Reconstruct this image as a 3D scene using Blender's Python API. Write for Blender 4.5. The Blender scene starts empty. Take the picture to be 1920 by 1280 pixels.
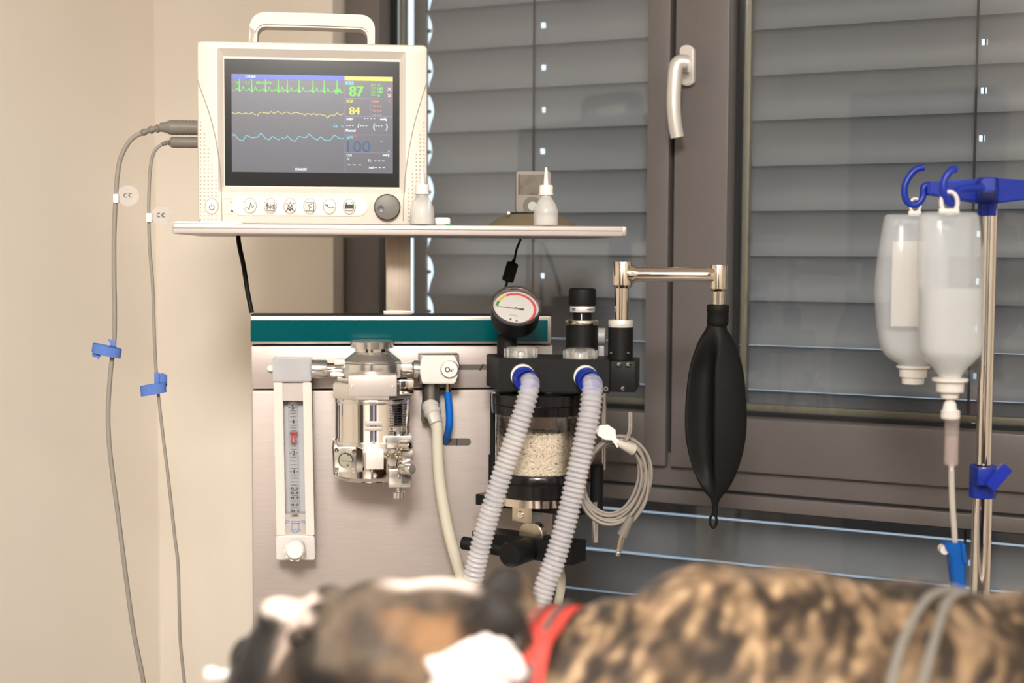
import bpy, bmesh, math, random
from mathutils import Vector as V, Matrix, noise
from mathutils.bvhtree import BVHTree
random.seed(7)
PI = math.pi
R = math.radians
sc = bpy.context.scene
COL = sc.collection

# ------------------------------------------------------------------ camera, world, lights, exposure
F = 2700.0                                   # focal length in pixels of a 1920 px wide frame
CAM = V((0, 0, 1.45))
CM = Matrix.Translation(CAM) @ Matrix.Rotation(PI/2 - math.atan(165/F), 4, 'X') @ Matrix.Rotation(R(.32), 4, 'Z')
cd = bpy.data.cameras.new('camera'); cam = bpy.data.objects.new('camera', cd); COL.objects.link(cam)
cam.matrix_world = CM; cd.sensor_width = 36; cd.lens = F/1920*36; cd.clip_start = .05
cd.dof.use_dof = True; cd.dof.focus_distance = 1.98; cd.dof.aperture_fstop = 2.8; cd.dof.aperture_blades = 9
sc.camera = cam
w = bpy.data.worlds.new('sky'); sc.world = w; w.use_nodes = True
bg = w.node_tree.nodes['Background']; bg.inputs[0].default_value = (.70, .86, 1, 1); bg.inputs[1].default_value = 1.5
sc.view_settings.view_transform = 'Standard'; sc.view_settings.look = 'None'
sc.view_settings.exposure = .1; sc.view_settings.gamma = 1; sc.view_settings.use_curve_mapping = False
cy = sc.cycles
cy.max_bounces = 14; cy.transparent_max_bounces = 24; cy.glossy_bounces = 6; cy.transmission_bounces = 10
cy.caustics_reflective = False; cy.caustics_refractive = False; cy.sample_clamp_indirect = 6

def area(name, loc, target, size, size_y, power, color=(1, .9, .78), spread=180, shape='RECTANGLE'):
    l = bpy.data.lights.new(name, 'AREA'); l.energy = power; l.color = color; l.shape = shape
    l.size = size; l.size_y = size_y; l.spread = R(spread)
    o = bpy.data.objects.new(name, l); COL.objects.link(o); o.location = loc
    o.rotation_euler = (V(target) - V(loc)).to_track_quat('-Z', 'Y').to_euler()
    return o
WARM = (1, .955, .895)
LAMPS = [((-.75, .15, 2.62), 1.2, .3), ((.95, .15, 2.62), 1.2, .3), ((-.75, -1.35, 2.62), 1.2, .3), ((.95, -1.35, 2.62), 1.2, .3)]
for i, (p, sx, sy) in enumerate(LAMPS):
    area('ceiling_lamp_light', p, (p[0], p[1], 0), sx, sy, (9 if p[0] < 0 else 14) if p[1] > 0 else (27 if p[0] < 0 else 30), WARM)
area('operating_lamp_light', (-.28, 1.14, 2.12), (-.16, 1.22, 1.1), .26, .26, 1.5, (1, .93, .86), 70, 'DISK')
area('wall_fill_light', (-.1, -.6, 2.5), (-.40, 2.3, 1.15), .6, .6, 10, WARM, 62, 'DISK')  # added fill light without a fixture, brightens the wall

# ------------------------------------------------------------------ frames: a pixel ray meets a plane standing at its real distance
class Frame:
    def __init__(s, o, yaw):
        s.yaw = yaw; s.M = Matrix.Translation(V(o)) @ Matrix.Rotation(yaw, 4, 'Z'); s.I = s.M.inverted()
        s.cam = s.I @ CAM; s.r = s.I.to_3x3() @ CM.to_3x3()
    def __call__(s, px, py, y=0.0):
        d = s.r @ V(((px-960)/F, -(py-640)/F, -1)); t = (y - s.cam.y)/d.y
        return s.cam + d*t
    def k(s, px, py, y=0.0):
        return (s(px+.5, py, y) - s(px-.5, py, y)).x
WORLD = Frame((0, 0, 0), 0)
MACH = Frame((0, 2.05, 0), R(6))
ABS = Frame((.06, 1.87, 0), R(-9))
IV = Frame((0, 1.80, 0), 0)
WALL = Frame((.267, 2.25, 0), R(-26.5))
DOG = Frame((0, 1.12, 0), 0)

# ------------------------------------------------------------------ materials
def lin(c): return tuple(((x/255)/12.92 if x/255 <= .04045 else ((x/255+.055)/1.055)**2.4) for x in c)
MATS = {}
def M(name, rgb, rough=.5, metal=0, var=.04, scale=30, bump=0, bscale=300, stretch=None, clear=None, coat=0, aniso=0, spec=.5, rvar=0, sss=0, trans=0, ior=1.45):
    if name in MATS: return MATS[name]
    m = bpy.data.materials.new(name); m.use_nodes = True; n = m.node_tree.nodes; L = m.node_tree.links
    b = n['Principled BSDF']; c = lin(rgb)
    tc = n.new('ShaderNodeTexCoord'); mp = n.new('ShaderNodeMapping'); L.new(tc.outputs['Object'], mp.inputs[0])
    if stretch: mp.inputs['Scale'].default_value = stretch
    nz = n.new('ShaderNodeTexNoise'); nz.inputs['Scale'].default_value = scale; nz.inputs['Detail'].default_value = 4
    L.new(mp.outputs[0], nz.inputs['Vector'])
    rp = n.new('ShaderNodeValToRGB'); L.new(nz.outputs['Fac'], rp.inputs[0])
    rp.color_ramp.elements[0].position = .3; rp.color_ramp.elements[1].position = .7
    rp.color_ramp.elements[0].color = (*[x*(1-var) for x in c], 1); rp.color_ramp.elements[1].color = (*[min(1, x*(1+var)) for x in c], 1)
    L.new(rp.outputs[0], b.inputs['Base Color'])
    b.inputs['Roughness'].default_value = rough; b.inputs['Metallic'].default_value = metal; b.inputs['IOR'].default_value = ior
    b.inputs['Coat Weight'].default_value = coat; b.inputs['Anisotropic'].default_value = aniso; b.inputs['Specular IOR Level'].default_value = spec
    if sss:
        b.inputs['Subsurface Weight'].default_value = sss; b.inputs['Subsurface Radius'].default_value = (.01, .006, .004)
    b.inputs['Transmission Weight'].default_value = trans
    if rvar:
        mr = n.new('ShaderNodeMapRange'); mr.inputs['To Min'].default_value = max(0, rough-rvar); mr.inputs['To Max'].default_value = rough+rvar
        L.new(nz.outputs['Fac'], mr.inputs['Value']); L.new(mr.outputs[0], b.inputs['Roughness'])
    if bump:
        n2 = n.new('ShaderNodeTexNoise'); n2.inputs['Scale'].default_value = bscale; L.new(mp.outputs[0], n2.inputs['Vector'])
        bp = n.new('ShaderNodeBump'); bp.inputs['Strength'].default_value = bump; bp.inputs['Distance'].default_value = .002
        L.new(n2.outputs['Fac'], bp.inputs['Height']); L.new(bp.outputs[0], b.inputs['Normal'])
    if clear is not None:                                   # translucent plastic: part of the light passes straight through
        tr = n.new('ShaderNodeBsdfTransparent'); mx = n.new('ShaderNodeMixShader'); mx.inputs[0].default_value = clear
        tl = n.new('ShaderNodeBsdfTranslucent'); m2 = n.new('ShaderNodeMixShader'); m2.inputs[0].default_value = .14
        L.new(rp.outputs[0], tl.inputs[0]); L.new(b.outputs[0], m2.inputs[1]); L.new(tl.outputs[0], m2.inputs[2])
        L.new(m2.outputs[0], mx.inputs[1]); L.new(tr.outputs[0], mx.inputs[2]); L.new(mx.outputs[0], n['Material Output'].inputs[0])
    MATS[name] = m; return m
def EM(name, rgb, s=1.0):
    if name in MATS: return MATS[name]
    m = bpy.data.materials.new(name); m.use_nodes = True; n = m.node_tree.nodes; L = m.node_tree.links
    b = n['Principled BSDF']; c = lin(rgb)
    b.inputs['Base Color'].default_value = (.01, .01, .01, 1); b.inputs['Roughness'].default_value = .25
    b.inputs['Emission Color'].default_value = (*c, 1); b.inputs['Emission Strength'].default_value = s
    MATS[name] = m; return m
def GLASS(name, tint, boost, ior=1.5, rough=0.0):
    m = bpy.data.materials.new(name); m.use_nodes = True; n = m.node_tree.nodes; L = m.node_tree.links
    n.remove(n['Principled BSDF'])
    fr = n.new('ShaderNodeFresnel'); fr.inputs[0].default_value = ior
    mu = n.new('ShaderNodeMath'); mu.operation = 'MULTIPLY'; mu.inputs[1].default_value = boost; mu.use_clamp = True; L.new(fr.outputs[0], mu.inputs[0])
    tr = n.new('ShaderNodeBsdfTransparent'); tr.inputs[0].default_value = (*tint, 1)
    gl = n.new('ShaderNodeBsdfGlossy'); gl.inputs['Roughness'].default_value = rough; gl.inputs[0].default_value = (1, 1, 1, 1)
    nz = n.new('ShaderNodeTexNoise'); nz.inputs['Scale'].default_value = 2.5; bp = n.new('ShaderNodeBump'); bp.inputs['Strength'].default_value = .015; bp.inputs['Distance'].default_value = .01
    L.new(nz.outputs['Fac'], bp.inputs['Height']); L.new(bp.outputs[0], gl.inputs['Normal'])
    mx = n.new('ShaderNodeMixShader'); L.new(mu.outputs[0], mx.inputs[0]); L.new(tr.outputs[0], mx.inputs[1]); L.new(gl.outputs[0], mx.inputs[2])
    L.new(mx.outputs[0], n['Material Output'].inputs[0]); MATS[name] = m; return m

wall_m = M('wall_paint', (232, 222, 209), .7, var=.012, scale=6, bump=.06, bscale=500)
ceil_m = M('ceiling_paint', (236, 230, 222), .8, var=.01)
floor_m = M('floor_vinyl', (196, 192, 186), .4, var=.08, scale=14, rvar=.08)
frame_m = M('window_frame_powder_coat', (106, 100, 98), .42, var=.02, scale=120, bump=.03, bscale=900)
frame_dark = M('window_reveal_coat', (84, 79, 78), .45, var=.02)
gasket_m = M('rubber_gasket', (24, 25, 25), .6)
spacer_m = M('glazing_spacer', (150, 142, 124), .5, .2)
glass_m = GLASS('window_glass', (.93, .95, .94), 2.0)
slat_m = M('slat_lacquer', (150, 152, 158), .38, .0, var=.03, scale=9)
cord_m = M('blind_cord', (70, 70, 72), .8)
rail_m = M('blind_rail', (120, 118, 116), .5, .3)
white_m = M('white_plastic', (212, 203, 192), .42, var=.012, scale=12)
white2_m = M('bright_white_plastic', (230, 224, 217), .35, var=.015)
grey_line = M('moulded_grey_line', (158, 149, 140), .6)
btn_m = M('button_cream', (226, 217, 206), .4, var=.01)
ink_m = M('dark_print', (62, 58, 56), .6)
black_m = M('black_anodised', (19, 19, 19), .5, .0, var=.08, scale=60, spec=.25)
black_gloss = M('black_gloss_plastic', (20, 19, 20), .16, var=.05)
rubber_m = M('black_rubber', (16, 16, 16), .6, var=.1, scale=25, bump=.05, bscale=400, spec=.25)
steel_m = M('brushed_steel', (192, 180, 174), .4, .6, var=.05, scale=20, stretch=(1.5, 1, 60), rvar=.06)
steel_edge = M('steel_edge', (180, 171, 163), .35, .7, var=.04)
post_m = M('brushed_post', (182, 168, 154), .42, .85, var=.05, scale=14, stretch=(40, 40, 2))
alu_m = M('satin_aluminium', (228, 223, 217), .36, .45, var=.02, scale=60)
chrome_m = M('chrome', (236, 232, 226), .06, 1, var=.01)
satin_chrome = M('satin_chrome', (230, 227, 222), .2, .92, var=.03, scale=20)
nickel_m = M('nickel_tube', (232, 222, 208), .1, 1, var=.02, scale=10)
brass_m = M('champagne_metal', (208, 199, 182), .25, 1, var=.04)
teal_m = M('teal_lacquer', (0, 74, 80), .16, var=.03, scale=8, spec=.3)
cable_m = M('grey_cable', (140, 132, 123), .5, var=.03)
cable_dark = M('dark_grey_plug', (118, 112, 104), .5, var=.04)
strap_m = M('blue_strap', (82, 113, 182), .8, var=.06, scale=200, bump=.2, bscale=900)
blue_m = M('blue_plastic', (22, 50, 160), .35, var=.04, spec=.5)
blue2_m = M('bright_blue_plastic', (8, 92, 178), .35, var=.04)
bluetube_m = M('blue_air_tube', (10, 98, 190), .3, var=.04)
milky_m = M('milky_plastic', (244, 242, 238), .22, var=.02, clear=.6)
bag_m = M('infusion_bag_film', (236, 240, 243), .16, var=.03, scale=14, clear=.66, spec=.7)
liquid_m = M('clear_infusion_fluid', (236, 235, 233), .15, var=.03, scale=10, clear=.56)
tubeclear_m = M('cream_silicone_hose', (232, 224, 204), .25, var=.02, clear=.2)
hose_m = M('clear_ribbed_hose', (238, 235, 239), .07, var=.02, clear=.63, spec=1)
clear_m = M('clear_acrylic', (225, 222, 218), .08, var=.02, clear=.84, spec=.9)
dome_m = M('clear_valve_dome', (244, 240, 234), .05, var=.04, clear=.8, spec=1)
canister_glass = GLASS('canister_glass', (.96, .96, .94), 1.6, 1.45)
pellet_m = M('soda_lime_pellet', (236, 220, 200), .9, var=.07, scale=300)
pellet_bed = M('pellet_bed', (204, 186, 166), .95)
red_m = M('red_float', (176, 22, 30), .3, var=.1, scale=300)
red_print = M('red_print', (214, 62, 70), .5); yellow_print = M('yellow_print', (226, 192, 52), .5); green_print = M('green_print', (40, 130, 70), .5)
dial_m = M('dial_face', (222, 218, 214), .5, var=.01)
dialgrey = M('dial_numerals', (135, 135, 135), .5)
blueprint = M('blue_print', (74, 128, 188), .5)
tag_m = M('white_tag', (228, 223, 217), .5, var=.01)
cleartag_m = M('clear_tag', (214, 208, 202), .2, var=.02, clear=.55)
lens_m = M('flow_tube_backing', (176, 175, 180), .3, var=.03)
plate_m = M('satin_plate', (186, 176, 171), .42, .35, var=.01)
gold_m = M('bronze_dock', (132, 119, 95), .45, .35, var=.04, scale=40)
ipod_m = M('anodised_player', (128, 121, 113), .4, .3, var=.02)
slot_m = M('dark_slot', (88, 82, 78), .6)
paper_m = M('paper_sheet', (240, 234, 226), .7)

# ------------------------------------------------------------------ mesh helpers
BASE = {}
def prop(o, label=None, cat=None, group=None, kind=None):
    if label: o['label'] = label
    if cat: o['category'] = cat
    if group: o['group'] = group
    if kind: o['kind'] = kind
    return o
def T(name, label, cat, fr, base, group=None, kind=None):
    o = bpy.data.objects.new(name, None); COL.objects.link(o); o.empty_display_size = .05
    b = V(base); o.location = fr.M @ b; o.rotation_euler = (0, 0, fr.yaw); BASE[o.name] = b
    return prop(o, label, cat, group, kind)
def O(name, bm, mat, parent, smooth=35, label=None, kind=None):
    base = BASE[parent.name]
    bmesh.ops.translate(bm, verts=bm.verts, vec=-base)
    me = bpy.data.meshes.new(name); bm.normal_update(); bm.to_mesh(me); bm.free()
    if smooth:
        me.shade_smooth(); me.set_sharp_from_angle(angle=R(smooth))
    me.materials.append(mat)
    o = bpy.data.objects.new(name, me); COL.objects.link(o); o.parent = parent; BASE[o.name] = base
    return prop(o, label, None, None, kind)
def S(name, bm, mat, fr, label=None, cat=None, group=None, kind=None, smooth=35):
    vs = [v.co for v in bm.verts]
    b = V(((min(v.x for v in vs)+max(v.x for v in vs))/2, (min(v.y for v in vs)+max(v.y for v in vs))/2, min(v.z for v in vs)))
    bmesh.ops.translate(bm, verts=bm.verts, vec=-b)
    me = bpy.data.meshes.new(name); bm.normal_update(); bm.to_mesh(me); bm.free()
    if smooth:
        me.shade_smooth(); me.set_sharp_from_angle(angle=R(smooth))
    me.materials.append(mat)
    o = bpy.data.objects.new(name, me); COL.objects.link(o); o.location = fr.M @ b; o.rotation_euler = (0, 0, fr.yaw); BASE[o.name] = b
    return prop(o, label, cat, group, kind)
def B(): return bmesh.new()
def merge(bm, t):
    me = bpy.data.meshes.new('t'); t.to_mesh(me); t.free(); bm.from_mesh(me); bpy.data.meshes.remove(me)
def box(bm, x0, x1, y0, y1, z0, z1, bev=0, seg=2, mtx=None):
    t = B(); bmesh.ops.create_cube(t, size=1)
    for v in t.verts: v.co = V(((x0+x1)/2+v.co.x*(x1-x0), (y0+y1)/2+v.co.y*(y1-y0), (z0+z1)/2+v.co.z*(z1-z0)))
    if bev: bmesh.ops.bevel(t, geom=list(t.edges), offset=bev, segments=seg, affect='EDGES', profile=.6)
    if mtx is not None: bmesh.ops.transform(t, matrix=mtx, verts=t.verts)
    merge(bm, t); return bm
def rbox(bm, fr, px0, py0, px1, py1, yf, yb, bev=0, seg=2, mtx=None):
    a = fr(px0, (py0+py1)/2, yf); c = fr(px1, (py0+py1)/2, yf); xm = (px0+px1)/2
    return box(bm, a.x, c.x, yf, yb, fr(xm, py1, yf).z, fr(xm, py0, yf).z, bev, seg, mtx)
def basis(d):
    d = d.normalized(); u = d.orthogonal().normalized(); return u, d.cross(u)
def rings(bm, rs, cap0=True, cap1=True, closed=True):
    vs = [[bm.verts.new(p) for p in r] for r in rs]; n = len(vs[0])
    for a, b in zip(vs, vs[1:]):
        for i in range(n if closed else n-1):
            j = (i+1) % n; bm.faces.new((a[i], a[j], b[j], b[i]))
    if cap0: bm.faces.new(vs[0][::-1])
    if cap1: bm.faces.new(vs[-1])
    return vs
def lathe(bm, o, d, prof, n=40, cap=True, u=None, sx=1.0, ph=0):
    o = V(o); d = V(d).normalized()
    if u is None: u, v = basis(d)
    else: u = V(u); v = d.cross(u)
    rs = [[o + d*h + (u*math.cos(2*PI*i/n+ph)*sx + v*math.sin(2*PI*i/n+ph))*max(r, 1e-5) for i in range(n)] for r, h in prof]
    rings(bm, rs, cap, cap); return bm
def cyl(bm, a, b, r, r2=None, n=32, bev=0):
    a = V(a); b = V(b); L = (b-a).length; r2 = r if r2 is None else r2
    prof = [(r-bev, 0), (r, bev), (r2, L-bev), (r2-bev, L)] if bev else [(r, 0), (r2, L)]
    return lathe(bm, a, b-a, prof, n)
def vlathe(bm, fr, pxc, pts, y, n=40, ph=0):
    ym = (pts[0][0]+pts[-1][0])/2; c = fr(pxc, ym, y); k = fr.k(pxc, ym, y)
    prof = [(hw*k, fr(pxc, py, y).z) for py, hw in pts]
    prof.sort(key=lambda q: 0)
    if prof[0][1] > prof[-1][1]: prof = prof[::-1]
    return lathe(bm, (c.x, y, 0), (0, 0, 1), prof, n, u=(1, 0, 0), ph=ph)
def hlathe(bm, fr, py, pts, y, n=32):
    xm = (pts[0][0]+pts[-1][0])/2; c = fr(xm, py, y); k = fr.k(xm, py, y)
    return lathe(bm, (0, y, c.z), (1, 0, 0), [(hw*k, fr(px, py, y).x) for px, hw in pts], n)
def ycyl(bm, fr, px, py, pts, n=32, sx=1.0, ph=0):          # axis along depth: pts = [(radius px, y)], back to front
    y0 = pts[-1][1]; c = fr(px, py, y0); k = fr.k(px, py, y0)
    return lathe(bm, (c.x, 0, c.z), (0, -1, 0), [(r*k, -y) for r, y in pts], n, u=(1, 0, 0), sx=sx, ph=ph)
def spline(ps, m=8):
    ps = [V(p) for p in ps]
    if len(ps) < 3: return ps
    q = [ps[0]*2-ps[1]] + ps + [ps[-1]*2-ps[-2]]; out = []
    for i in range(1, len(q)-2):
        a, b, c, d = q[i-1:i+3]
        for j in range(m):
            t = j/m
            out.append(.5*((2*b) + (c-a)*t + (2*a-5*b+4*c-d)*t*t + (3*b-a-3*c+d)*t**3))
    return out + [ps[-1]]
def sweep(bm, ps, rad, n=12, closed=False, flat=None, cap=True):
    # rad: number or function of (index, fraction); flat=(a,b) sweeps an a x b ellipse
    ps = [V(p) for p in ps]; N = len(ps); rs = []
    up = None
    for i, p in enumerate(ps):
        if closed: d = ps[(i+1) % N]-ps[i-1]
        else: d = ps[min(i+1, N-1)]-ps[max(i-1, 0)]
        d.normalize()
        if up is None: up = d.orthogonal().normalized()
        up = (up - d*up.dot(d)).normalized(); v = d.cross(up)
        r = rad(i, i/(N-1)) if callable(rad) else rad
        rs.append([p + (up*math.cos(2*PI*k/n) + v*math.sin(2*PI*k/n))*r for k in range(n)])
    if closed: rs.append(rs[0]); rings(bm, rs, False, False); bmesh.ops.remove_doubles(bm, verts=bm.verts, dist=1e-7)
    else: rings(bm, rs, cap, cap)
    return bm
def ptube(bm, fr, pts, r, n=12, m=8, y=None):
    ps = [fr(p[0], p[1], p[2] if len(p) > 2 else y) for p in pts]
    return sweep(bm, spline(ps, m), r, n)
def strip(bm, ps, wvec, t, closed=False):                    # a flat band: centre points, width vector per point, thickness along normal
    N = len(ps); rs = []
    for i, p in enumerate(ps):
        p = V(p); wv = V(wvec(i)) if callable(wvec) else V(wvec)
        d = (V(ps[(i+1) % N])-V(ps[i-1])) if closed else (V(ps[min(i+1, N-1)])-V(ps[max(i-1, 0)]))
        nn = d.cross(wv).normalized()*t/2
        rs.append([p-wv/2-nn, p+wv/2-nn, p+wv/2+nn, p-wv/2+nn])
    if closed: rs.append(rs[0]); rings(bm, rs, False, False); bmesh.ops.remove_doubles(bm, verts=bm.verts, dist=1e-7)
    else: rings(bm, rs)
    return bm
def prism(bm, pts, y0, y1, bev=0):                           # outline in x,z extruded along y
    t = B(); vs = [t.verts.new((p[0], y0, p[1])) for p in pts]; f = t.faces.new(vs)
    r = bmesh.ops.extrude_face_region(t, geom=[f]); bmesh.ops.translate(t, verts=[g for g in r['geom'] if isinstance(g, bmesh.types.BMVert)], vec=(0, y1-y0, 0))
    bmesh.ops.recalc_face_normals(t, faces=t.faces)
    if bev: bmesh.ops.bevel(t, geom=[e for e in t.edges if len(e.link_faces) == 2 and e.calc_face_angle(0) > .6], offset=bev, segments=2, affect='EDGES')
    bmesh.ops.triangulate(t, faces=[f for f in t.faces if len(f.verts) > 4])
    merge(bm, t); return bm
def pprism(bm, fr, pts, y0, y1, bev=0):
    q = [fr(px, py, y0) for px, py in pts]; return prism(bm, [(p.x, p.z) for p in q], y0, y1, bev)
def line(bm, fr, pts, y, wpx, th=.0004):                     # printed or lit line lying on a face
    for (a, b), (c, d) in zip(pts, pts[1:]):
        L = math.hypot(c-a, d-b) or 1; ex, ey = (c-a)/L*wpx*.35, (d-b)/L*wpx*.35; nx, ny = -(d-b)/L*wpx/2, (c-a)/L*wpx/2
        a, b, c, d = a-ex, b-ey, c+ex, d+ey
        t = [fr(a+nx, b+ny, y), fr(c+nx, d+ny, y), fr(c-nx, d-ny, y), fr(a-nx, b-ny, y)]
        f = [bm.verts.new(p) for p in t]; g = [bm.verts.new(p+V((0, th, 0))) for p in t]
        bm.faces.new(f); bm.faces.new(g[::-1])
        for i in range(4): bm.faces.new((f[i], g[i], g[(i+1) % 4], f[(i+1) % 4]))
    return bm
def rect(bm, fr, x0, y0, x1, y1, y, th=.0004):
    return line(bm, fr, [(x0, (y0+y1)/2), (x1, (y0+y1)/2)], y, 1e-9+abs(y1-y0), th) if False else rbox(bm, fr, x0, y0, x1, y1, y, y+th)
TXT = {}
def tmesh(s):
    if s not in TXT:
        c = bpy.data.curves.new('t', 'FONT'); c.body = s; c.resolution_u = 3; o = bpy.data.objects.new('t', c); COL.objects.link(o)
        dg = bpy.context.evaluated_depsgraph_get(); me = o.evaluated_get(dg).to_mesh()
        TXT[s] = ([v.co.copy() for v in me.vertices], [tuple(p.vertices) for p in me.polygons])
        bpy.data.objects.remove(o); bpy.data.curves.remove(c)
    return TXT[s]
def put_text(bm, s, M4, size, wid=None, bold=0):
    vs, fs = tmesh(s); x0 = min(v.x for v in vs); x1 = max(v.x for v in vs)
    sx = size if wid is None else wid/(x1-x0)
    for dx in ([0] if not bold else [-bold, 0, bold]):
        nv = [bm.verts.new(M4 @ V(((v.x-(x0+x1)/2)*sx+dx, v.y*size, 0))) for v in vs]
        for f in fs:
            try: bm.faces.new([nv[i] for i in f])
            except ValueError: pass
def text(bm, fr, s, px0, px1, py0, py1, y, bold=0):          # capitals fill the given pixel box
    a = fr(px0, py1, y); c = fr(px1, py0, y)
    Mx = Matrix(((1, 0, 0, (a.x+c.x)/2), (0, 0, -1, y), (0, 1, 0, a.z), (0, 0, 0, 1)))
    put_text(bm, s, Mx, (c.z-a.z)/.69, c.x-a.x, bold*fr.k(px0, py0, y))
def arcpts(cx, cy, r, a0, a1, n=10, ry=None):
    return [(cx+r*math.cos(R(a0+(a1-a0)*i/n)), cy-(ry or r)*math.sin(R(a0+(a1-a0)*i/n))) for i in range(n+1)]
def rrect(x0, y0, x1, y1, r, n=5):
    return arcpts(x1-r, y0+r, r, 90, 0, n)+arcpts(x1-r, y1-r, r, 0, -90, n)+arcpts(x0+r, y1-r, r, -90, -180, n)+arcpts(x0+r, y0+r, r, 180, 90, n)

# ------------------------------------------------------------------ room shell (parallel to the window wall)
XL = WALL(293, 500, -.026).x; XF = WALL(640, 450, 0).x; XR = .70; ZT = 2.25; ZB = .42; RX = 2.3; RY = -4.0; H = 2.7
def st(name, bm, mat, smooth=0): return S(name, bm, mat, WALL, kind='structure', smooth=smooth)
b = B()
box(b, XL-.12, XF, -.026, .2, 0, H); box(b, XR, RX+.12, -.026, .2, 0, H)
box(b, XF, XR, -.026, .2, ZT, H); box(b, XF, XR, -.026, .2, 0, ZB)
st('wall_back', b, wall_m)
st('wall_left', box(B(), XL-.12, XL, RY-.12, -.026, 0, H), wall_m)
st('wall_right', box(B(), RX, RX+.12, RY-.12, -.026, 0, H), wall_m)
st('wall_front', box(B(), XL, RX, RY-.12, RY, 0, H), wall_m)
st('floor', box(B(), XL-.12, RX+.12, RY-.12, .2, -.1, 0), floor_m)
st('ground', box(B(), -40, 40, .25, 60, -3.1, -3), M('pale_paving', (158, 160, 166), .9, var=.1, scale=1))
st('ceiling', box(B(), XL-.12, RX+.12, RY-.12, .2, H, H+.1), ceil_m)

# ------------------------------------------------------------------ window: fixed frame, two sashes, one lower pane
zg = WALL(1500, 790, 0).z; zs = WALL(1500, 893, 0).z; zf = WALL(1500, 936, 0).z; zl = WALL(1500, 966, 0).z
xa = WALL(648, 450, 0).x; xb = WALL(711, 450, 0).x; xc = WALL(1211, 450, 0).x; xd = WALL(1252, 450, 0).x
xe = WALL(1262, 450, 0).x; xf = WALL(1362, 450, 0).x; xm = (xd+xe)/2
fr0 = T('trim_1', None, None, WALL, (XF, .03, ZB), kind='structure')
O('frame_jamb', box(B(), XF, XF+.045, .014, .075, ZB, ZT), frame_m, fr0)
O('frame_jamb', box(B(), XR-.045, XR, .014, .075, ZB, ZT), frame_m, fr0)
O('frame_head', box(B(), XF+.045, XR-.045, .014, .075, ZT-.05, ZT), frame_m, fr0)
O('frame_mullion', box(B(), xd-.02, xe+.02, .030, .075, zs, ZT-.05), gasket_m, fr0)
O('frame_transom', box(B(), XF+.045, XR-.045, .014, .075, zf+.002, zs+.02, .002), frame_m, fr0)
O('frame_bead', box(B(), XF+.045, XR-.045, .006, .070, zl, zf-.002, .0025), frame_m, fr0)
O('groove_gasket', box(B(), XF+.045, XR-.045, .016, .074, zf-.002, zf+.002), gasket_m, fr0)  # black strip in the groove between transom and bead
O('frame_sill', box(B(), XF+.045, XR-.045, .006, .075, ZB, ZB+.05), frame_m, fr0)
O('sill_board', box(B(), XF-.0, XR+.0, -.05, .014, ZB-.03, ZB, .004), white_m, fr0)
def sash(name, x0, x1, gx0, gx1):
    r = T(name, None, None, WALL, (x0, .02, zs), kind='structure'); zt = ZT-.055; gz1 = zt-.075
    O('stile', box(B(), x0, gx0, 0, .062, zs, zt, .0025), frame_m, r)
    O('stile', box(B(), gx1, x1, 0, .062, zs, zt, .0025), frame_m, r)
    O('rail', box(B(), gx0-.001, gx1+.001, .0006, .0615, zs, zg, .0045), frame_m, r)
    O('rail', box(B(), gx0-.001, gx1+.001, .0006, .0615, gz1, zt, .003), frame_m, r)
    g = box(B(), gx0, gx0+.006, .036, .052, zg, gz1); box(g, gx1-.006, gx1, .036, .052, zg, gz1); box(g, gx0, gx1, .036, .052, zg, zg+.006); box(g, gx0, gx1, .036, .052, gz1-.006, gz1)
    O('gasket', g, gasket_m, r)
    g = box(B(), gx0+.006, gx0+.017, .056, .070, zg+.006, gz1-.006, .002); box(g, gx1-.017, gx1-.006, .056, .07, zg+.006, gz1-.006, .002)
    box(g, gx0+.006, gx1-.006, .056, .07, zg+.006, zg+.017, .002)
    O('spacer_bar', g, spacer_m, r)
    t = B(); q = [t.verts.new(p) for p in ((gx0, .050, zg), (gx1, .050, zg), (gx1, .050, gz1), (gx0, .050, gz1))]; t.faces.new(q)
    O('glass_pane', t, glass_m, r, 0); return r
sash('window_1', xa, xd, xb, xc)
w2 = sash('window_2', xe, XR-.03, xf, XR-.13)
r = T('window_3', None, None, WALL, (XF, .05, ZB+.05), kind='structure')
t = B(); q = [t.verts.new(p) for p in ((XF+.045, .05, ZB+.05), (XR-.045, .05, ZB+.05), (XR-.045, .05, zl), (XF+.045, .05, zl))]; t.faces.new(q)
O('glass_pane', t, glass_m, r, 0)
g = box(B(), XF+.045, XR-.045, .036, .052, zl-.006, zl); O('gasket', g, gasket_m, r)
# handle on the right sash
h = T('window_handle', 'satin silver window handle pointing down on the grey sash stile', 'handle', WALL, WALL(1290, 160, 0))
plate = [*arcpts(1287, 95, 16, 168, 12, 10, 11), *arcpts(1287, 150, 16, -12, -168, 10, 10)]
pc = [(1276+ (px-1274)*.85, py) for px, py in plate]
O('base_plate', pprism(B(), WALL, pc, -.013, 0, .002), alu_m, h)
O('neck', rbox(B(), WALL, 1262, 110, 1280, 132, -.048, -.010, .003), alu_m, h)
pts = [(1274, 117, -.05), (1267, 128, -.054), (1264, 160, -.056), (1263, 200, -.056), (1266, 235, -.053), (1270, 257, -.050)]
ps = spline([WALL(*p) for p in [(1290, 118, -.044)]+pts], 8)
O('lever', sweep(B(), ps, lambda i, f: .0115-.0010*f, 14), alu_m, h)

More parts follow.
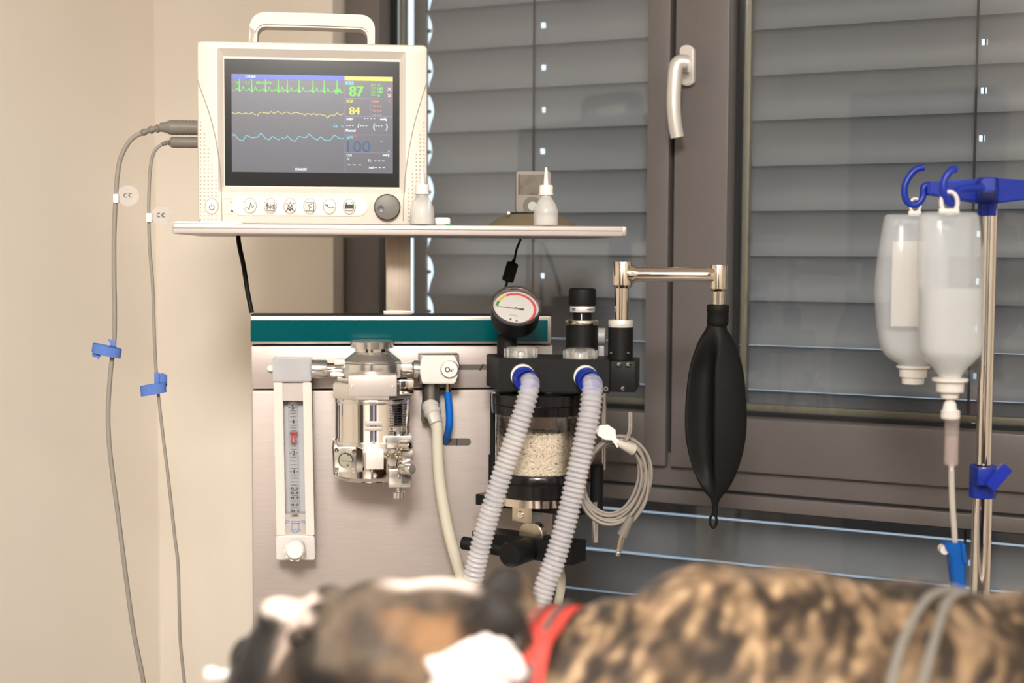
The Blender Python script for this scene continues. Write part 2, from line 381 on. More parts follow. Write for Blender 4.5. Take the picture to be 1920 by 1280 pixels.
# ------------------------------------------------------------------ outside blinds: every slat its own piece
def slat_bm(x0, x1, holes, P, z):
    prof = [(-.0045, -.0362), (-.0030, -.0335), (.0000, -.0260), (.0020, -.015), (.0018, -.005), (.0004, .004), (-.0045, .0165), (-.0120, .0285), (-.0185, .0355), (-.0200, .0358)]
    ins = [.0, .0, .0, .0015, .0060, .0088, .0100, .0088, .0050, .0]
    us = [x0, x0+.02]
    for hx in holes: us += [hx-.0042, hx+.0042]
    us += [x1-.02, x1]; t = B(); g = []
    for j, (dy, dz) in enumerate(prof):
        g.append([t.verts.new((u+(ins[j] if i == 0 else -ins[j] if i == len(us)-1 else 0), .112+dy, z+dz)) for i, u in enumerate(us)])
    for j in range(len(prof)-1):
        for i in range(len(us)-1):
            if any(abs((us[i]+us[i+1])/2-hx) < .001 for hx in holes) and j in (4,): continue
            t.faces.new((g[j][i], g[j][i+1], g[j+1][i+1], g[j+1][i]))
    return t
P = .0711
def blind(x0, x1, holes, zphase, label):
    r = T('outside_blind', label, 'blind', WALL, ((x0+x1)/2, .112, ZB+.06), 'metal blinds outside the glass')
    z = zphase; first = None
    while z < ZT: z += P
    z -= P
    while z > ZB+.08:
        if first is None:
            first = O('slat', slat_bm(x0, x1, holes, P, z), slat_m, r, 50); z0 = z
        else:
            c = first.copy(); COL.objects.link(c); c.location = (0, 0, z-z0)
            c.rotation_euler = (random.uniform(-.004, .004), 0, 0)
        z -= P
    O('guide_rail', box(B(), x0-.027, x0-.0005, .107, .116, ZB+.02, ZT-.01, .002), rail_m, r)
    O('guide_rail', box(B(), x1+.0005, x1+.0065, .098, .13, ZB+.02, ZT-.01, .002), rail_m, r)
    for hx in holes:
        O('ladder_cord', box(B(), hx-.008, hx-.0045, .089, .0895, ZB+.05, ZT-.02), cord_m, r)
        O('lift_tape', box(B(), hx-.001, hx+.0013, .1255, .1265, ZB+.05, ZT-.02), cord_m, r)
    t = B(); z = zphase
    while z < ZT: z += P
    while z > ZB+.1:
        z -= P; cyl(t, (x0-.012, .112, z+.004), (x0+.006, .112, z+.004), .0035, n=8)
    O('guide_pins', t, rail_m, r, kind='stuff')
    return r
zL = (WALL(1017, 208, .112).z+WALL(1840, 163, .112).z)/2-.0005
bx0 = WALL(802, 300, .112).x
blind(bx0, XR-.02, [WALL(1017, 300, .112).x, WALL(1840, 300, .112).x], zL, 'wide blind of grey metal slats hanging outside all the window panes')

# ------------------------------------------------------------------ ceiling fixtures and lamp above the table, out of frame
for p, sx, sy in LAMPS:
    b = T('ceiling_light', 'flat white rectangular ceiling light '+('nearer' if p[1] > 0 else 'farther from')+' the window, '+('left' if p[0] < 0 else 'right')+' row', 'lamp', WORLD, (p[0], p[1], H), 'ceiling lights of the room')
    O('lamp_housing', box(B(), p[0]-sx/2-.03, p[0]+sx/2+.03, p[1]-sy/2-.03, p[1]+sy/2+.03, 2.63, H, .004), white_m, b)

def cabinet(x, wd, y, hh, label, rot=None):  # unseen dark bodies added behind the camera to give chrome contrast
    r = T('reflection_cabinet', label, 'cabinet', WALL, (x, y, 0), 'unseen dark cabinets added for chrome reflections')
    dk = M('cabinet_charcoal', (58, 58, 62), .5, var=.03); d = .40
    O('carcass', box(B(), x-wd/2, x+wd/2, y, y+d, .0, hh, .003), dk, r)
    for s_ in (-1, 1):
        q = O('door', box(B(), x+(s_-1)*wd/4+.003, x+(s_+1)*wd/4-.003, y+d+.001, y+d+.02, .08, hh-.01, .002), dk, r)
        O('handle', box(B(), x+s_*.03-.006, x+s_*.03+.006, y+d+.02, y+d+.045, 1.0, 1.25, .003), steel_edge, q)
cabinet(-.35, .55, RY+.01, 2.1, 'unseen tall charcoal cabinet added for the chrome to reflect, nearer the left wall')
cabinet(1.55, .6, RY+.01, 2.1, 'unseen tall charcoal cabinet added for the chrome to reflect, nearer the right wall')

# ------------------------------------------------------------------ anaesthesia machine: panel, teal rail, trolley
ZP = MACH(700, 1330, 0).z
am = T('anaesthesia_machine', 'brushed steel anaesthesia machine panel with teal stripe along its top', 'machine', MACH, (MACH(750, 900, 0).x, .02, 0))
O('back_panel', rbox(B(), MACH, 473, 730, 1036, 1400, 0, .035, .004, 3), steel_m, am)
O('upper_plate', rbox(B(), MACH, 471, 647, 1036, 728, -.003, .035, .002), steel_m, am)
O('top_housing', rbox(B(), MACH, 469, 592, 1034, 645, -.014, .05, .0025, 2), steel_edge, am)
O('teal_stripe', pprism(B(), MACH, rrect(470, 600, 1027, 640, 2), -.0150, -.0130), teal_m, am)
O('dark_joint', rbox(B(), MACH, 471, 590, 1034, 592.5, -.010, .045), black_m, am)  # dark line along the housing top
t = B()
O('slot', rbox(t, MACH, 855, 683, 945, 693, -.0034, -.0030), slot_m, am); O('slot', pprism(B(), MACH, rrect(829, 821.5, 883, 835, 6.5), -.0004, .002), slot_m, am)
t = B(); line(t, MACH, [(900, 693), (906, 683)], -.0040, 3); line(t, MACH, [(857, 822), (856, 835)], -.0010, 1.5); line(t, MACH, [(474, 647), (505, 647)], -.0034, 1.5)
O('slot_gap', t, gasket_m, am)
O('cabinet_body', box(B(), MACH(476, 900, 0).x, MACH(1030, 900, 0).x, .035, .15, .16, MACH(700, 600, 0).z-.01, .006), steel_m, am)
O('trolley_base', box(B(), -.46, .10, -.20, .20, .09, .16, .012), steel_m, am)
for cx, cyy in ((-.42, -.16), (.06, -.16), (-.42, .16), (.06, .16)):
    t = cyl(B(), (cx-.012, cyy, .0375), (cx+.012, cyy, .0375), .0375, n=24, bev=.004); cyl(t, (cx, cyy, .04), (cx, cyy, .09), .008, n=12)
    O('caster', t, rubber_m, am)

# ------------------------------------------------------------------ shelf on its post
SZ = MACH(747, 421, -.13).z; SB = MACH(747, 441, -.13).z
sh = T('monitor_shelf', 'long brushed steel shelf on a square post above the teal stripe', 'shelf', MACH, (MACH(747, 590, .01).x, .02, MACH(747, 590, .01).z))
x0 = MACH(323, 430, -.13).x; x1 = MACH(1172, 430, -.13).x
O('shelf_board', box(B(), x0, x1, -.13, .20, SB, SZ, .003, 3), plate_m, sh)
O('edge_groove', box(B(), x0+.001, x1-.004, -.1303, -.129, (SZ+SB)/2+.0003, (SZ+SB)/2+.001), slot_m, sh)
O('end_cap', box(B(), x1-.003, x1+.002, -.131, .19, SB+.001, SZ-.0005, .001), steel_edge, sh)
O('post', rbox(B(), MACH, 724, 443, 770, 586, .005, .038, .001), post_m, sh)
O('post_collar', rbox(B(), MACH, 719, 583, 772, 591.5, .001, .042, .001), steel_edge, sh)

# ------------------------------------------------------------------ patient monitor
YM = -.10
mon = T('patient_monitor', 'white patient monitor with carrying handle and lit vital signs screen on the shelf', 'monitor', MACH, (MACH(585, 417, YM).x, -.02, SZ))
XA = MACH(370, 250, YM).x; XB = MACH(801, 250, YM).x; ZA = SZ; ZZ = MACH(585, 80, YM).z
def mrect(x0, y0, x1, y1, y): return [MACH(x0, y0, y), MACH(x1, y0, y), MACH(x1, y1, y), MACH(x0, y1, y)]
t = B()
outer = [(XA, ZA), (XB, ZA), (XB, ZZ), (XA, ZZ)]
def rr3(x0, z0, x1, z1, r, y, n=4):
    out = []
    for cx, cz, a in ((x1-r, z0+r, -90), (x1-r, z1-r, 0), (x0+r, z1-r, 90), (x0+r, z0+r, 180)):
        out += [V((cx+r*math.cos(R(a+90*i/n)), y, cz+r*math.sin(R(a+90*i/n)))) for i in range(n+1)]
    return out
i1a = MACH(409, 360, YM); i1b = MACH(761, 97, YM); i2a = MACH(420.5, 350, YM+.009); i2b = MACH(749.5, 112, YM+.009)
rs = [rr3(XA+.012, ZA+.006, XB-.012, ZZ-.02, .006, .10), rr3(XA+.004, ZA, XB-.004, ZZ-.006, .008, .02), rr3(XA, ZA, XB, ZZ, .006, -.05), rr3(XA, ZA, XB, ZZ, .006, YM+.004), rr3(XA+.0015, ZA+.001, XB-.0015, ZZ-.0015, .006, YM+.001), rr3(XA+.004, ZA+.003, XB-.004, ZZ-.004, .006, YM),
      rr3(i1a.x, i1a.z, i1b.x, i1b.z, .003, YM), rr3(i2a.x, i2a.z, i2b.x, i2b.z, .0005, YM+.009)]
rings(t, rs, True, True); bmesh.ops.recalc_face_normals(t, faces=t.faces)
O('monitor_housing', t, white_m, mon, 25)
def path_handle():
    out = [(468, 82), (468, 48)]+arcpts(496, 50, 28, 180, 92, 8)+[(585, 24)]+arcpts(676, 54, 27, 88, 0, 8)+[(703, 86)]
    inn = [(689, 86)]+[(689, 72)]+arcpts(673, 70, 16, 0, 90, 6)+[(585, 51)]+arcpts(497, 64, 15, 90, 180, 6)+[(482, 82)]
    return out+inn
O('carrying_handle', pprism(B(), MACH, path_handle(), -.055, -.018, .0025), white_m, mon)
YS = YM+.0085
sg = O('screen_bezel', rbox(B(), MACH, 421, 113, 749, 349.5, YS, YS+.002), M('screen_black_glass', (28, 28, 30), .18, var=.02), mon)
YD = YS-.0005
# the display tilts with the monitor like everything else on it
def sy(px): return .0105*(px-590)                      # rows on the screen follow the housing's own edge lines
scr = O('display', rbox(B(), MACH, 434.5, 141, 736.5, 323.5, YD, YD+.0006), EM('display_grey', (106, 105, 113), .95), mon)
YT = YD-.0005
G = EM('trace_green', (120, 226, 92), 1.0); YL = EM('trace_yellow', (226, 214, 116), 1.0); CY = EM('trace_cyan', (122, 206, 226), 1.0)
YB = EM('digits_yellow', (250, 228, 96), 1); WH = EM('digits_white', (236, 236, 242), 1); BL = EM('bar_blue', (66, 92, 222), 1); YW = EM('bar_yellow', (248, 224, 70), 1)
SB_ = EM('digits_slate_blue', (84, 108, 140), .95); SAL = EM('digits_salmon', (232, 142, 116), 1); LN = EM('grid_lilac', (150, 148, 178), .9); PK = EM('cross_pink', (250, 206, 210), 1); CYB = EM('tile_cyan', (128, 212, 236), 1); RD = EM('alarm_red', (226, 84, 84), 1)
def SL(mat, name, fn):
    t = B(); fn(t); O(name, t, mat, scr, 0)
SL(BL, 'status_bar', lambda t: rbox(t, MACH, 434.5, 141, 646, 149.5, YT, YT+.0004))
SL(YW, 'alarm_bar', lambda t: rbox(t, MACH, 646, 144, 736.5, 151.5, YT, YT+.0004))
random.seed(3)
def ecg(t):
    xs = [449, 472, 498, 522, 539, 561, 587, 608, 632]; p = [(435, 169)]
    for i, x in enumerate(xs):
        b0 = 169+.018*(x-435)
        if x == 539: line(t, MACH, p, YT, 1.1); p = [(528.5, b0+.6)]
        p += [(x-8, b0-.5), (x-5, b0-4), (x-3, b0-.5), (x-1.2, b0), (x, b0-20), (x+.8, b0+3), (x+2, b0+.5), (x+5, b0-1.5), (x+7, b0-7.5), (x+9, b0-.8), (x+11, b0)]
        if x == 632:
            p = p[:-5]
            for k in range(9): p += [(x-4+k*1.3, b0-random.uniform(4, 6)), (x-3.4+k*1.3, b0+random.uniform(-1, 6 if k < 4 else 1))]
            p += [(643.5, b0+.6)]
        line(t, MACH, [(x-.2, b0+2), (x-.2, b0-21)], YT, 1.5)
    line(t, MACH, p, YT, 1.1)
SL(G, 'ecg_trace', ecg)
def resp(t):
    a = [(435, 211), (441, 213.5), (447, 211), (455, 214), (460, 211.5), (467, 214), (472, 211), (479, 215.5)]
    c = [(482.5, 217.5), (486, 211.5), (492, 210), (495, 212.5), (499, 210.5), (502, 213.5), (508, 209), (514, 213), (521, 208.5), (529, 214), (534, 210.5), (540, 210.5), (545, 214), (553, 211), (559, 211.5), (564, 214), (566, 212.5), (572, 216), (577, 212.5), (584, 215.5), (588, 212.5), (594, 216), (599, 213.5), (605, 216), (609, 215.5), (614.5, 221.5), (619, 215.5), (627, 216.5), (632, 211.5), (638, 216), (644, 213)]
    line(t, MACH, a, YT, 1.2); line(t, MACH, c, YT, 1.2)
SL(YL, 'respiration_trace', resp)
def pleth(t):
    a = [(435, 255), (438.5, 251), (447, 261), (455, 264), (462, 253.5), (472, 258), (483, 257), (489, 249.5), (499, 260), (505, 262), (511, 255.5), (520, 261), (524, 262)]
    c = [(528, 258), (533.5, 260.5), (539, 254.5), (546, 262), (553, 265), (560, 255.5), (567, 257), (574, 258), (579.5, 251), (588, 258.5), (595, 263), (601, 256), (609, 263), (619, 263), (627, 253), (634, 258), (641, 260.5), (644, 259)]
    line(t, MACH, a, YT, 1.4); line(t, MACH, c, YT, 1.4)
SL(CY, 'pulse_trace', pleth)
def tx(*a): return lambda t: [text(t, MACH, *q) for q in a]
SL(EM('text_white_on_blue', (225, 228, 245), 1), 'patient_type', tx(('CANINE', 460.5, 479.5, 141.3, 145.6, YT-.0006, .25)))
SL(G, 'lead_text', tx(('II', 443, 449, 152.6, 156.6, YT, .2), ('x1', 459.5, 466, 153, 157, YT, .2), ('DIAGNOSTIC', 480.5, 511.5, 153, 157.6, YT, .25),
    ('PACE', 696, 704.5, 157, 161, YT, .15), ('OFF', 707.5, 714, 157, 161, YT, .15), ('ST1', 696, 703.5, 163.3, 167.5, YT, .15), ('OFF', 708, 718, 163.3, 168.5, YT, .4), ('ST2', 696, 703.5, 169.8, 174, YT, .15), ('OFF', 708, 718, 170, 175, YT, .4), ('PVCs', 696, 705.5, 175.8, 180, YT, .15), ('0', 708.5, 712, 177, 181.5, YT, .4)))
SL(EM('digits_green', (132, 232, 84), 1), 'heart_rate', tx(('87', 655.5, 681, 161.5, 180.5, YT, .9)))
SL(YB, 'respiration_rate', tx(('84', 655.5, 674.5, 201, 214.5, YT, .7), ('RESP', 650, 662.5, 187.3, 192, YT, .3)))
SL(SAL, 'temperature_text', tx(('TEMP', 697.5, 710, 188, 192.8, YT, .3), ('°C', 727, 733.5, 188, 192.5, YT, .2), ('T1', 696.5, 700, 196.5, 200.5, YT), ('T2', 696.5, 700, 205, 209, YT), ('T3', 696.5, 700, 213, 217, YT)))
def dashes(t, q):
    for x, y, wd in q: rbox(t, MACH, x, y-.7, x+wd, y+.7, YT, YT+.0004)
SL(SAL, 'temperature_dashes', lambda t: dashes(t, [(701.5+5.4*i, y, 3) for y in (199.3, 208, 216) for i in range(3)]))
SL(WH, 'pressure_text', tx(('NIBP', 650, 662, 221, 225.6, YT, .3), ('mmHg', 713, 725, 221, 225.4, YT, .3), ('Manual', 648.5, 666.5, 242, 246.8, YT, .35), ('/', 670.5, 673.5, 231, 239.5, YT, .4), ('(', 700, 703, 231, 241, YT, .4), (')', 723.5, 726.5, 231.5, 241, YT, .4), ('CO2', 650, 659.5, 288.8, 293.2, YT, .3), ('Et', 651, 655, 295.5, 300, YT, .15), ('mmHg', 718, 730, 288, 292.5, YT, .3), ('Fi', 691, 695.5, 299.5, 303.5, YT, .15), ('AwRR', 691.5, 701.5, 312, 316, YT, .2), ('STANDBY', 553.5, 575.5, 315, 319.6, YT, .35)))
SL(WH, 'pressure_dashes', lambda t: dashes(t, [(649.5+5.2*i, 235.4, 3.2) for i in range(3)]+[(675+5.2*i, 235.8, 3.2) for i in range(3)]+[(703.5+5.2*i, 236, 3.2) for i in range(3)]+[(652+10*i, 309, 5) for i in range(3)]+[(701.5+7.5*i, 301.6, 4.4) for i in range(3)]+[(702.5+7.5*i, 314, 4.4) for i in range(3)]+[(682.5, 222.3, 2.5), (688.5, 222.3, 2.5), (695, 222.4, 2.5), (700.5, 222.4, 2.5)]))
SL(CYB, 'oxygen_text', tx(('SI:', 625, 634, 234, 239, YT, .35), ('5', 640, 643.5, 234, 239, YT, .35), ('SpO2', 650, 662.5, 254.5, 259.5, YT, .3), ('x', 713.5, 716.5, 263, 266.5, YT, .5), ('x', 727.5, 731, 281, 284.5, YT, .5)))
SL(CYB, 'ecg_tile', lambda t: rbox(t, MACH, 648, 152.6, 663, 158.8, YT, YT+.0004))
SL(EM('tile_print', (70, 110, 140), 1), 'ecg_tile_text', tx(('ECG', 650, 661, 153.6, 157.8, YT-.0003, .2)))
SL(SB_, 'saturation_value', tx(('100', 651, 694.5, 264.5, 284.5, YT, 1.0)))
SL(RD, 'alarm_mark', lambda t: (line(t, MACH, [(664.5, 257.5), (667.5, 252.5), (670.5, 257.5), (664.5, 257.5)], YT, 1), line(t, MACH, [(667.5, 254), (667.5, 257)], YT, .9)))
SL(PK, 'alarm_cross', lambda t: [line(t, MACH, q, YT, 1.7) for cx, cc in ((730, 167), (730, 179.5)) for q in ([(cx-2.6, cc-2.6), (cx+2.6, cc+2.6)], [(cx-2.6, cc+2.6), (cx+2.6, cc-2.6)])])
SL(LN, 'grid_line', lambda t: [line(t, MACH, q, YT+.0001, .9) for q in ([(647, 152), (647, 323)], [(647, 184.5), (736, 185.5)], [(694, 185), (694, 218.5)], [(647, 218.5), (736, 219)], [(647, 252.5), (736, 253)], [(647, 286), (736, 286.5)], [(735.5, 152), (735.5, 323)])])
# grooves, speaker dots, key strip, keys, dial
t = B()
for pts in ([(370, 150), (380, 178), (392, 212), (402, 250), (410, 295), (414, 340), (416, 414)], [(800, 155), (789, 190), (777, 232), (768, 275), (761, 320), (757, 370), (756, 414)]):
    O('side_groove', sweep(B(), spline([MACH(px, py, YM+.0002) for px, py in pts], 6), .0008, 6), grey_line, mon)
t = B(); k = MACH.k(585, 300, YM)
for row in range(26):
    y = 229+row*7.3
    xl = 376 if row < 30 else 376; lim = 379+min(row*1.75, 29)
    x = 376
    while x < lim:
        if (x-397)**2+(y-387)**2 > 15**2: c = MACH(x, y, YM); cyl(t, c+V((0, .0006, 0)), c+V((0, -.0003, 0)), .0011, n=6)
        x += 7.2
    x = 795
    lim = 792-min(row*1.55, 29)
    while x > lim:
        c = MACH(x, y+2, YM); cyl(t, c+V((0, .0006, 0)), c+V((0, -.0003, 0)), .0011, n=6); x -= 7.2
O('speaker_dots', t, grey_line, mon, 0, kind='stuff')
pill = arcpts(672, 387.5, 17.5, 90, -90, 12)+arcpts(452, 385.5, 18, -90, -270, 12)
O('key_strip', pprism(B(), MACH, pill, YM-.0022, YM, .0014), btn_m, mon)
icons = {
 469: [[(461, 388), (464, 388), (467, 393), (470, 379), (473, 389), (476, 386)]],
 507: [[*rrect(499, 380, 515, 395, 4), (499, 387)], [(501.5, 383.5), (506, 387.5), (501.5, 391.5), (501.5, 383.5)], [(512.5, 383.5), (508, 387.5), (512.5, 391.5), (512.5, 383.5)], [(507, 382), (507, 393)]],
 544: [[(536, 380), (552, 396)], [(552, 380), (536, 396)], [(539, 392), (541, 384), (544, 380.5), (547, 384), (549, 392), (539, 392)], [(544, 377), (544, 380)]],
 581: [[(573.5, 379.5), (588.5, 379.5), (588.5, 395.5), (573.5, 395.5), (573.5, 379.5)], [(584, 382), (577, 384), (580, 386.5), (584, 388), (579, 390), (581, 393)]],
 618: [[(610, 385), (614, 386), (617, 389), (622, 390), (625, 387.5), (627, 390)], [(609.5, 383.5), (613, 383), (615, 386)]],
 655: [[*rrect(647, 379.5, 663, 395, 4), (647, 387)], [(649.5, 387.2), (660.5, 387.2)]]}
for bx, ic in icons.items():
    yb = YM-.0022; yy = 387+.01*(bx-580)
    kb = O('key', ycyl(B(), MACH, bx, yy, [(13, yb), (12.8, yb-.0012), (11.6, yb-.0016), (0, yb-.0016)], 36, sx=.86), btn_m, mon)
    t = B()
    for q in ic: line(t, MACH, q, yb-.0020, 1.2 if not (bx == 655 and len(q) == 2) else 8)
    if bx == 544: ycyl(t, MACH, 544, 393.5, [(2.3, yb-.0015), (2.3, yb-.0020)], 14)
    O('key_symbol', t, ink_m, kb, 0)
    ring = sweep(B(), [MACH(bx+13*.9*math.cos(a), yy+14.6*math.sin(a), yb) for a in [2*PI*i/36 for i in range(36)]], .00042, 6, closed=True)
    O('key_rim', ring, grey_line, kb)
kb = O('power_key', ycyl(B(), MACH, 397, 387, [(13.6, YM), (13.4, YM-.0012), (12, YM-.0018), (0, YM-.0018)], 36, sx=.84), btn_m, mon)
t = B(); line(t, MACH, arcpts(397, 388.5, 4.8, 120, 420, 16), YM-.0022, 1.2); line(t, MACH, [(397, 380), (397, 388)], YM-.0022, 1.2)
O('power_symbol', t, ink_m, kb, 0)
O('power_rim', sweep(B(), [MACH(397+12.6*math.cos(a), 387+15*math.sin(a), YM) for a in [2*PI*i/36 for i in range(36)]], .00042, 6, closed=True), grey_line, kb)
kn = O('selector_dial', ycyl(B(), MACH, 726, 388.5, [(23.5, YM), (23.5, YM-.009), (22.6, YM-.0105), (20, YM-.0112), (0, YM-.0112)], 48), M('dial_taupe', (110, 106, 101), .45, var=.02), mon)
O('finger_dimple', ycyl(B(), MACH, 714, 391.5, [(6.6, YM-.0108), (6.6, YM-.0117), (5.4, YM-.0117), (3, YM-.0113), (0, YM-.0111)], 24), M('dial_taupe_dark', (86, 83, 79), .35), kn)
O('dial_rim', sweep(B(), [MACH(726+24*math.cos(a), 388.5+24*math.sin(a), YM-.0005) for a in [2*PI*i/40 for i in range(40)]], .0007, 6, closed=True), ink_m, kn)
O('charge_light', ycyl(B(), MACH, 435.5, 379, [(3, YM), (3, YM-.001), (0, YM-.0016)], 14), EM('led_green', (206, 248, 96), 1.0), mon, label='lit yellow-green charge light')
O('alarm_light', ycyl(B(), MACH, 435.5, 395, [(2.2, YM), (2.2, YM-.001), (0, YM-.0012)], 12), ink_m, mon)
t = B(); text(t, MACH, 'CHARGE', 420, 436, 371.3, 373.8, YM-.0002); text(t, MACH, 'ALARM', 420.5, 434, 400.5, 403, YM-.0002); line(t, MACH, [(428, 376.5), (433.5, 378)], YM-.0002, .7); line(t, MACH, [(428, 398.5), (433.5, 396)], YM-.0002, .7)
O('key_lettering', t, M('pale_print', (168, 160, 152), .6), mon, 0)

# ------------------------------------------------------------------ things on the shelf
def bottle(px, cap0, label, y, name='dropper_bottle'):
    zb = SZ; r = T(name, label, 'bottle', MACH, (MACH(px, 400, y).x, y, zb), 'dropper bottles on the shelf')
    k = MACH.k(px, 400, y); x = MACH(px, 400, y).x
    def L(q, n=32): return lathe(B(), (x, y, zb), (0, 0, 1), [(rr*k, h*k) for rr, h in q], n, u=(1, 0, 0))
    O('bottle_body', L([(21, 0), (23.3, 1.5), (23.3, 22), (22, 32), (18.5, 41), (13, 49), (10.5, 53), (10.5, 58), (11.5, 58.5)]), milky_m, r)
    O('liquid', L([(20, .8), (22.2, 2), (22.2, 17.5), (0, 17.6)]), M('bottle_fluid', (214, 211, 202), .2, clear=.3), r)
    O('cap', L([(13.6, 57), (14, 57.5), (14, 60), (13, 60.5), (13, 74), (12.2, 75.5), (0, 75.5)], 40), white2_m, r)
    O('nozzle', L([(5, 75), (4.4, 84), (3.4, 98), (2.2, 108), (1.9, 108.6), (0, 108.6)], 20), white2_m, r)
    return r
bottle(791.5, 0, 'small milky dropper bottle standing in front of the white monitor corner', -.119)
bottle(1023.5, 0, 'small milky dropper bottle standing in front of the music player dock', -.115)
t = B(); x = MACH(829, 412, -.09).x; k = MACH.k(829, 412, -.09)
c = T('plastic_clip', 'small white plastic clip with a green edge beside the dropper bottle', 'clip', MACH, (x, -.09, SZ))
O('clip_body', box(B(), x-15*k, x+15*k, -.10, -.08, SZ, SZ+15*k, .004, 3), white2_m, c)
O('green_edge', box(B(), x+5*k, x+17*k, -.104, -.09, SZ, SZ+3.5*k, .001), green_print, c, label='green edge strip')
p = T('paper_sheet', 'thin folded white paper lying on the left shelf end', 'paper', MACH, (MACH(380, 417, -.11).x, -.11, SZ))
a0 = MACH(327, 417, -.12).x; a1 = MACH(455, 417, -.12).x
t = B(); rings(t, [[V((a0+.004*i, -.126, SZ+z)), V((a1-.003*i, -.126, SZ+z)), V((a1-.003*i, -.1015, SZ+z)), V((a0+.004*i, -.1015, SZ+z))] for i, z in ((0, .0001), (0, .0012), (1, .0013), (1, .0022))])
O('sheets', t, paper_m, p, 0)
dk = T('speaker_dock', 'bronze dome-shaped music dock behind the right dropper bottle', 'speaker', MACH, (MACH(997, 417, .02).x, .02, SZ))
k = MACH.k(997, 410, .02); x = MACH(997, 410, .02).x
O('dock_shell', lathe(B(), (x, .02, SZ), (0, 0, 1), [(84*k, 0), (86*k, 1*k), (80*k, 6*k), (70*k, 13*k), (60*k, 19*k), (51*k, 23.5*k), (47*k, 25*k), (0, 25*k)], 56, u=(1, 0, 0)), gold_m, dk)
O('dock_cradle', lathe(B(), (x, .02, SZ), (0, 0, 1), [(46*k, 24*k), (47*k, 26.4*k), (45*k, 27.5*k), (0, 27.5*k)], 48, u=(1, 0, 0)), black_gloss, dk)
c = MACH(953.5, 397.5, -.019); O('dock_light', cyl(B(), (c.x, -.017, SZ+25.6*k), (c.x, -.0205, SZ+25.6*k), 3*k, n=14), white2_m, dk)
ip = T('music_player', 'small silver grey portable music player standing upright in the dock', 'music player', MACH, (MACH(1000, 395, .0).x, .0, SZ+27.5*k))
t = pprism(B(), MACH, rrect(968, 321, 1033, 398, 5), -.004, .008, .001); O('player_body', t, ipod_m, ip)
O('player_screen', pprism(B(), MACH, rrect(974, 327, 1028, 365, 2), -.0045, -.0035), M('player_glass', (112, 104, 94), .15, var=.25, scale=60), ip)
O('screen_edge', rbox(B(), MACH, 972, 326, 974, 366, -.0046, -.0036), ink_m, ip)
O('click_wheel', ycyl(B(), MACH, 998.5, 386.5, [(18, -.0038), (18, -.0046), (0, -.0046)], 36), M('wheel_taupe', (104, 98, 88), .4), ip)
O('wheel_button', ycyl(B(), MACH, 998.5, 386.5, [(8.6, -.0046), (8.6, -.0052), (0, -.0052)], 24), M('wheel_button_grey', (178, 178, 172), .4), ip)

# ------------------------------------------------------------------ cables at the left of the monitor
def corr(base, amp, n): return lambda i, f: base+(amp if i % 2 else 0)
def sensor_cable(name, label, plug, relief, pts, rr, tagp, wrap, big):
    r = T(name, label, 'cable', MACH, MACH(pts[-1][0], pts[-1][1], -.02))
    px0, px1, py, hw = plug
    if big: q = [(px1, hw*.9), (px1, hw)]; q = [(372, 14.5)]+[(366-i*3.2, 14.6 if i % 2 else 13.6) for i in range(14)]+[(318, 13.5), (308, 9.5), (300, 8.5)]
    else: q = [(372, 10.5), (324, 10.5), (320, 9), (318, 5)]
    O('plug', hlathe(B(), MACH, py, q[::-1], -.01), cable_dark, r)
    ps = spline([MACH(a, b_, -.01) for a, b_ in relief], 6)
    O('strain_relief', sweep(B(), ps, lambda i, f: (.0056 if big else .0036)*(1-.3*f)*(1.12 if (i//2) % 2 else .8), 14), cable_dark, r)
    O('lead', ptube(B(), MACH, [relief[-1]]+pts, rr, 12, 10, -.01), cable_m, r)
    a, b_ = wrap
    O('tag_wrap', rbox(B(), MACH, a-5, b_-8.5, a+5, b_+8.5, -.0155, -.0045, .001), tag_m, r)
    cx, cyy, tr = tagp
    tg = O('clear_tag', ycyl(B(), MACH, cx, cyy, [(tr, -.0100), (tr, -.0106), (0, -.0106)], 32, sx=1.05), cleartag_m, r)
    t = B(); line(t, MACH, arcpts(cx-4, cyy-1, 3.6, 60, 300, 10), -.0112, 1.2); line(t, MACH, arcpts(cx+5, cyy-1, 3.6, 60, 300, 10), -.0112, 1.2); line(t, MACH, [(cx+1.5, cyy-1), (cx+4, cyy-1)], -.0112, 1.2)
    O('tag_mark', t, ink_m, tg, 0)
    return r
sensor_cable('sensor_cable', 'thicker grey sensor cable curving down from the upper monitor plug', (300, 368, 239, 14), [(302, 240), (285, 243), (264, 250)],
    [(250, 258), (236, 275), (225, 300), (220, 330), (217, 372), (214, 440), (214, 520), (215, 580), (214, 640), (208, 690), (203, 760), (204, 820), (210, 880), (222, 970), (236, 1080), (250, 1180), (266, 1262), (280, 1340)], .0032, (240, 367, 20), (217, 372), True)
sensor_cable('sensor_cable', 'thinner grey sensor cable hanging from the lower monitor plug', (318, 368, 267, 10), [(319, 267), (311, 268), (303, 271)],
    [(294, 278), (286, 292), (281.5, 320), (279.5, 360), (279, 408), (281, 470), (286, 530), (289, 620), (293, 700), (299, 760), (306, 820), (316, 900), (327, 1000), (334, 1060), (336, 1140), (338, 1200), (344, 1262), (352, 1330)], .0023, (302, 404, 18), (279, 408), False)
